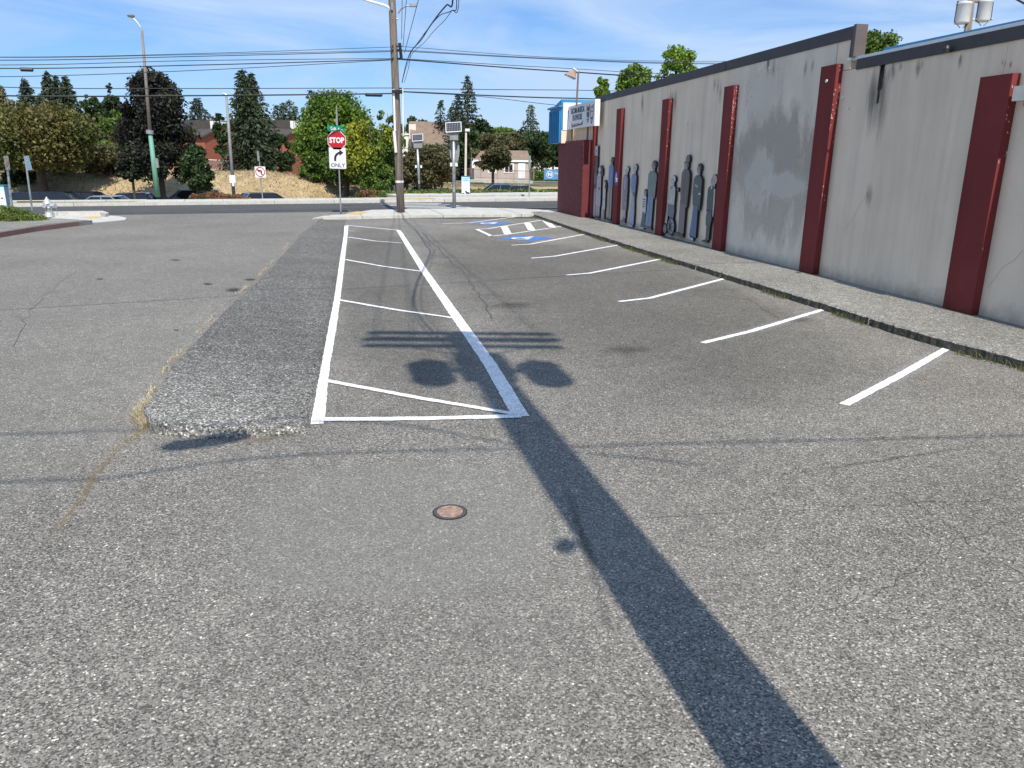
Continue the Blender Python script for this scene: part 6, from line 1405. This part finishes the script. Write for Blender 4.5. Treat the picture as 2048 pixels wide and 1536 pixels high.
for i, (x, y, wx, Y, m_) in enumerate(((1010, 248, 70, 105, 'leaf_green'), (1045, 252, 80, 102, 'leaf_dark'), (1085, 262, 70, 100, 'leaf_dark'), (1025, 262, 60, 98, 'leaf_brown'), (1108, 248, 50, 110, 'leaf_green'), (985, 252, 50, 100, 'leaf_green'), (1125, 270, 60, 100, 'leaf_dark'))):
    broadleaf(x, y, wx, Y, ('green tree behind the beige building, left of the pointed conifer', 'dark tree behind the beige building under the pointed conifer', 'dark tree above the white cottage', 'brownish tree behind the beige roof', 'green tree peeking beside the blue canopy', 'green tree between the dark conifers and the beige roof', 'dark tree hidden behind the brick block')[i], m_, n=5000, leaf=.34)
for x, y, wx, Y, lb_ in ((1206, 146, 42, 47, 'poplar top over the far end of the theatre roof'), (1270, 120, 76, 46, 'green tree over the theatre roof, middle of three'), (1356, 84, 86, 45, 'yellow green tree over the theatre roof, nearest of three'), (1762, 56, 104, 42, 'green tree showing between the high and low parts of the roof')):
    broadleaf(x, y, wx, Y, lb_, 'leaf_bright' if x != 1762 else 'leaf_green', n=14000, leaf=.16, ncl=110, shape='round' if x > 1210 else 'oval', crown_base=270 if x < 1400 else 190, ground=0, group='trees behind the theatre', trunk=.18)
# filler tree masses at horizon so no bare gap shows
for i, x in enumerate(range(-60, 1160, 60)):
    broadleaf(x + 10 * math.sin(i), 262 + 12 * math.sin(i * 2.3), 95, 128 + 5 * math.sin(i * 1.7), 'hazy tree of the distant belt on the horizon', 'leaf_dark' if i % 2 else 'leaf_green', n=2200, leaf=.6, ncl=30, group='distant belt of trees')

# shrubs, hedges, bank vegetation
def mound(name, pts, n, leaf, mat, label, cat='shrub', group=None, kind=None, droop=None):
    """pts: list of (x,y,z,rx,ry,rz)"""
    pts = np.array(pts, float); wts = pts[:, 3] * pts[:, 4]; wts /= wts.sum(); idx = rng.choice(len(pts), n, p=wts)
    u = rng.normal(size=(n, 3)); u /= np.linalg.norm(u, axis=1)[:, None]; u[:, 2] = np.abs(u[:, 2]); r = rng.uniform(0, 1, n) ** .3
    p = pts[idx, :3] + u * r[:, None] * pts[idx, 3:6]
    me = leaf_mesh(p, leaf, mat, droop); me.name = name
    o = link(name, me); tag(o, label, cat, group, kind); return o
c = G(10, 440, .13); o = mound('juniper_shrub', [(G(x, y, .13).x, G(x, y, .13).y, .12, .75, .6, h) for x, y, h in ((-60, 436, .5), (-30, 441, .5), (0, 437, .45), (20, 441, .40), (35, 438, .36), (50, 440, .26), (-20, 434, .5), (10, 433, .4), (-90, 440, .5))], 15000, .07, 'juniper', 'low spreading bright green juniper on the left corner pavement')
# juniper ground cover right of the crossing
pts = []
for _ in range(120):
    s_ = random.uniform(16.5, 36); q_ = random.uniform(5.6 + max(0, (s_ - 17) * .08), 9.0); p_ = kp(s_, q_); pts.append((p_.x, p_.y, .0, .9, .8, .38))
mound('juniper_ground_cover', pts, 38000, .16, 'juniper', 'low green juniper ground cover between the far pavement and the sunken lot', 'ground cover', None, 'stuff')
for i, (x, y, w_, h_, m_) in enumerate(((400, 392, 36, .5, 'rose'), (430, 390, 40, .55, 'rose'), (462, 392, 40, .5, 'rose'), (490, 396, 30, .4, 'rose'), (735, 388, 44, .6, 'rose'), (700, 392, 34, .35, 'leaf_brown'))):
    c = P(x, y, 47.5); mound('flowering_shrub', [(c.x + random.uniform(-.5, .5), 47.5 + random.uniform(-.3, .3), c.z - .35, w_ * .5 * 47.5 / F * .7, .5, h_) for _ in range(5)], 2600, .09, m_,
        ('flowering shrub furthest left, in front of the grey SUV', 'flowering shrub second from the left beside the grey SUV', 'flowering shrub at the foot of the thin lamp post', 'small flowering shrub right of the thin lamp post', 'flowering shrub at the foot of the yellow maple', 'low brown shrub right of the stop sign post')[i], 'shrub', 'flowering shrubs across the street')
# broom and dry growth on the bank
for i, (x, yt, yb_, w_) in enumerate(((150, 348, 372, 36), (345, 345, 378, 30), (400, 345, 380, 36), (440, 350, 385, 40), (505, 345, 378, 40), (540, 348, 378, 46), (568, 352, 372, 34), (470, 345, 372, 36), (590, 360, 384, 34))):
    Y = 66; a = P(x, yb_, Y); b_ = P(x, yt, Y); mound('broom_bush', [(a.x + random.uniform(-.3, .3), Y + random.uniform(-.3, .3), a.z, w_ * .5 * Y / F, .7, b_.z - a.z)] * 2, 2600, .16, 'broom', ('broom bush on the bank below the green maple at left', 'broom bush between the purple tree and the small round tree', 'broom bush behind the small round dark tree', 'broom bush just left of the thin lamp post', 'broom bush behind the no left turn sign', 'broom bush just right of the no left turn sign', 'smallest broom bush under the dark bushy conifer', 'broom bush just right of the thin lamp post', 'lowest broom bush at the left foot of the green maple')[i], 'bush', 'broom bushes on the dry bank', None, np.array([0, 0, 1.2]))
pts = []
for _ in range(19000):
    s_ = random.uniform(-10, 34); q_ = random.uniform(14, 25); p_ = kp(s_, q_); pts.append((p_.x, p_.y, terr(p_.x, p_.y)))
blades('dry_grass', pts, 'straw_dark', (.05, .20), .05, .2, None, 1.2); o = bpy.context.scene.objects[-1] if False else None
for ob in COL.objects:
    if ob.name.startswith('dry_grass') and 'label' not in ob: tag(ob, 'tall straw coloured dry grass covering the bank behind the parked cars', 'dry grass')
# dark hedge behind the banner
for i in range(3):
    a = P(1068 + i * 18, 348, 92); mound('hedge', [(a.x + j * .3, 92, -.2, .55, .5, 1.45) for j in range(3)], 2600, .2, 'leaf_green', ('clipped green hedge piece left of the blue banner', 'clipped green hedge piece behind the left edge of the blue banner', 'clipped green hedge piece behind the blue banner')[i], 'hedge', 'clipped hedges by the banner')
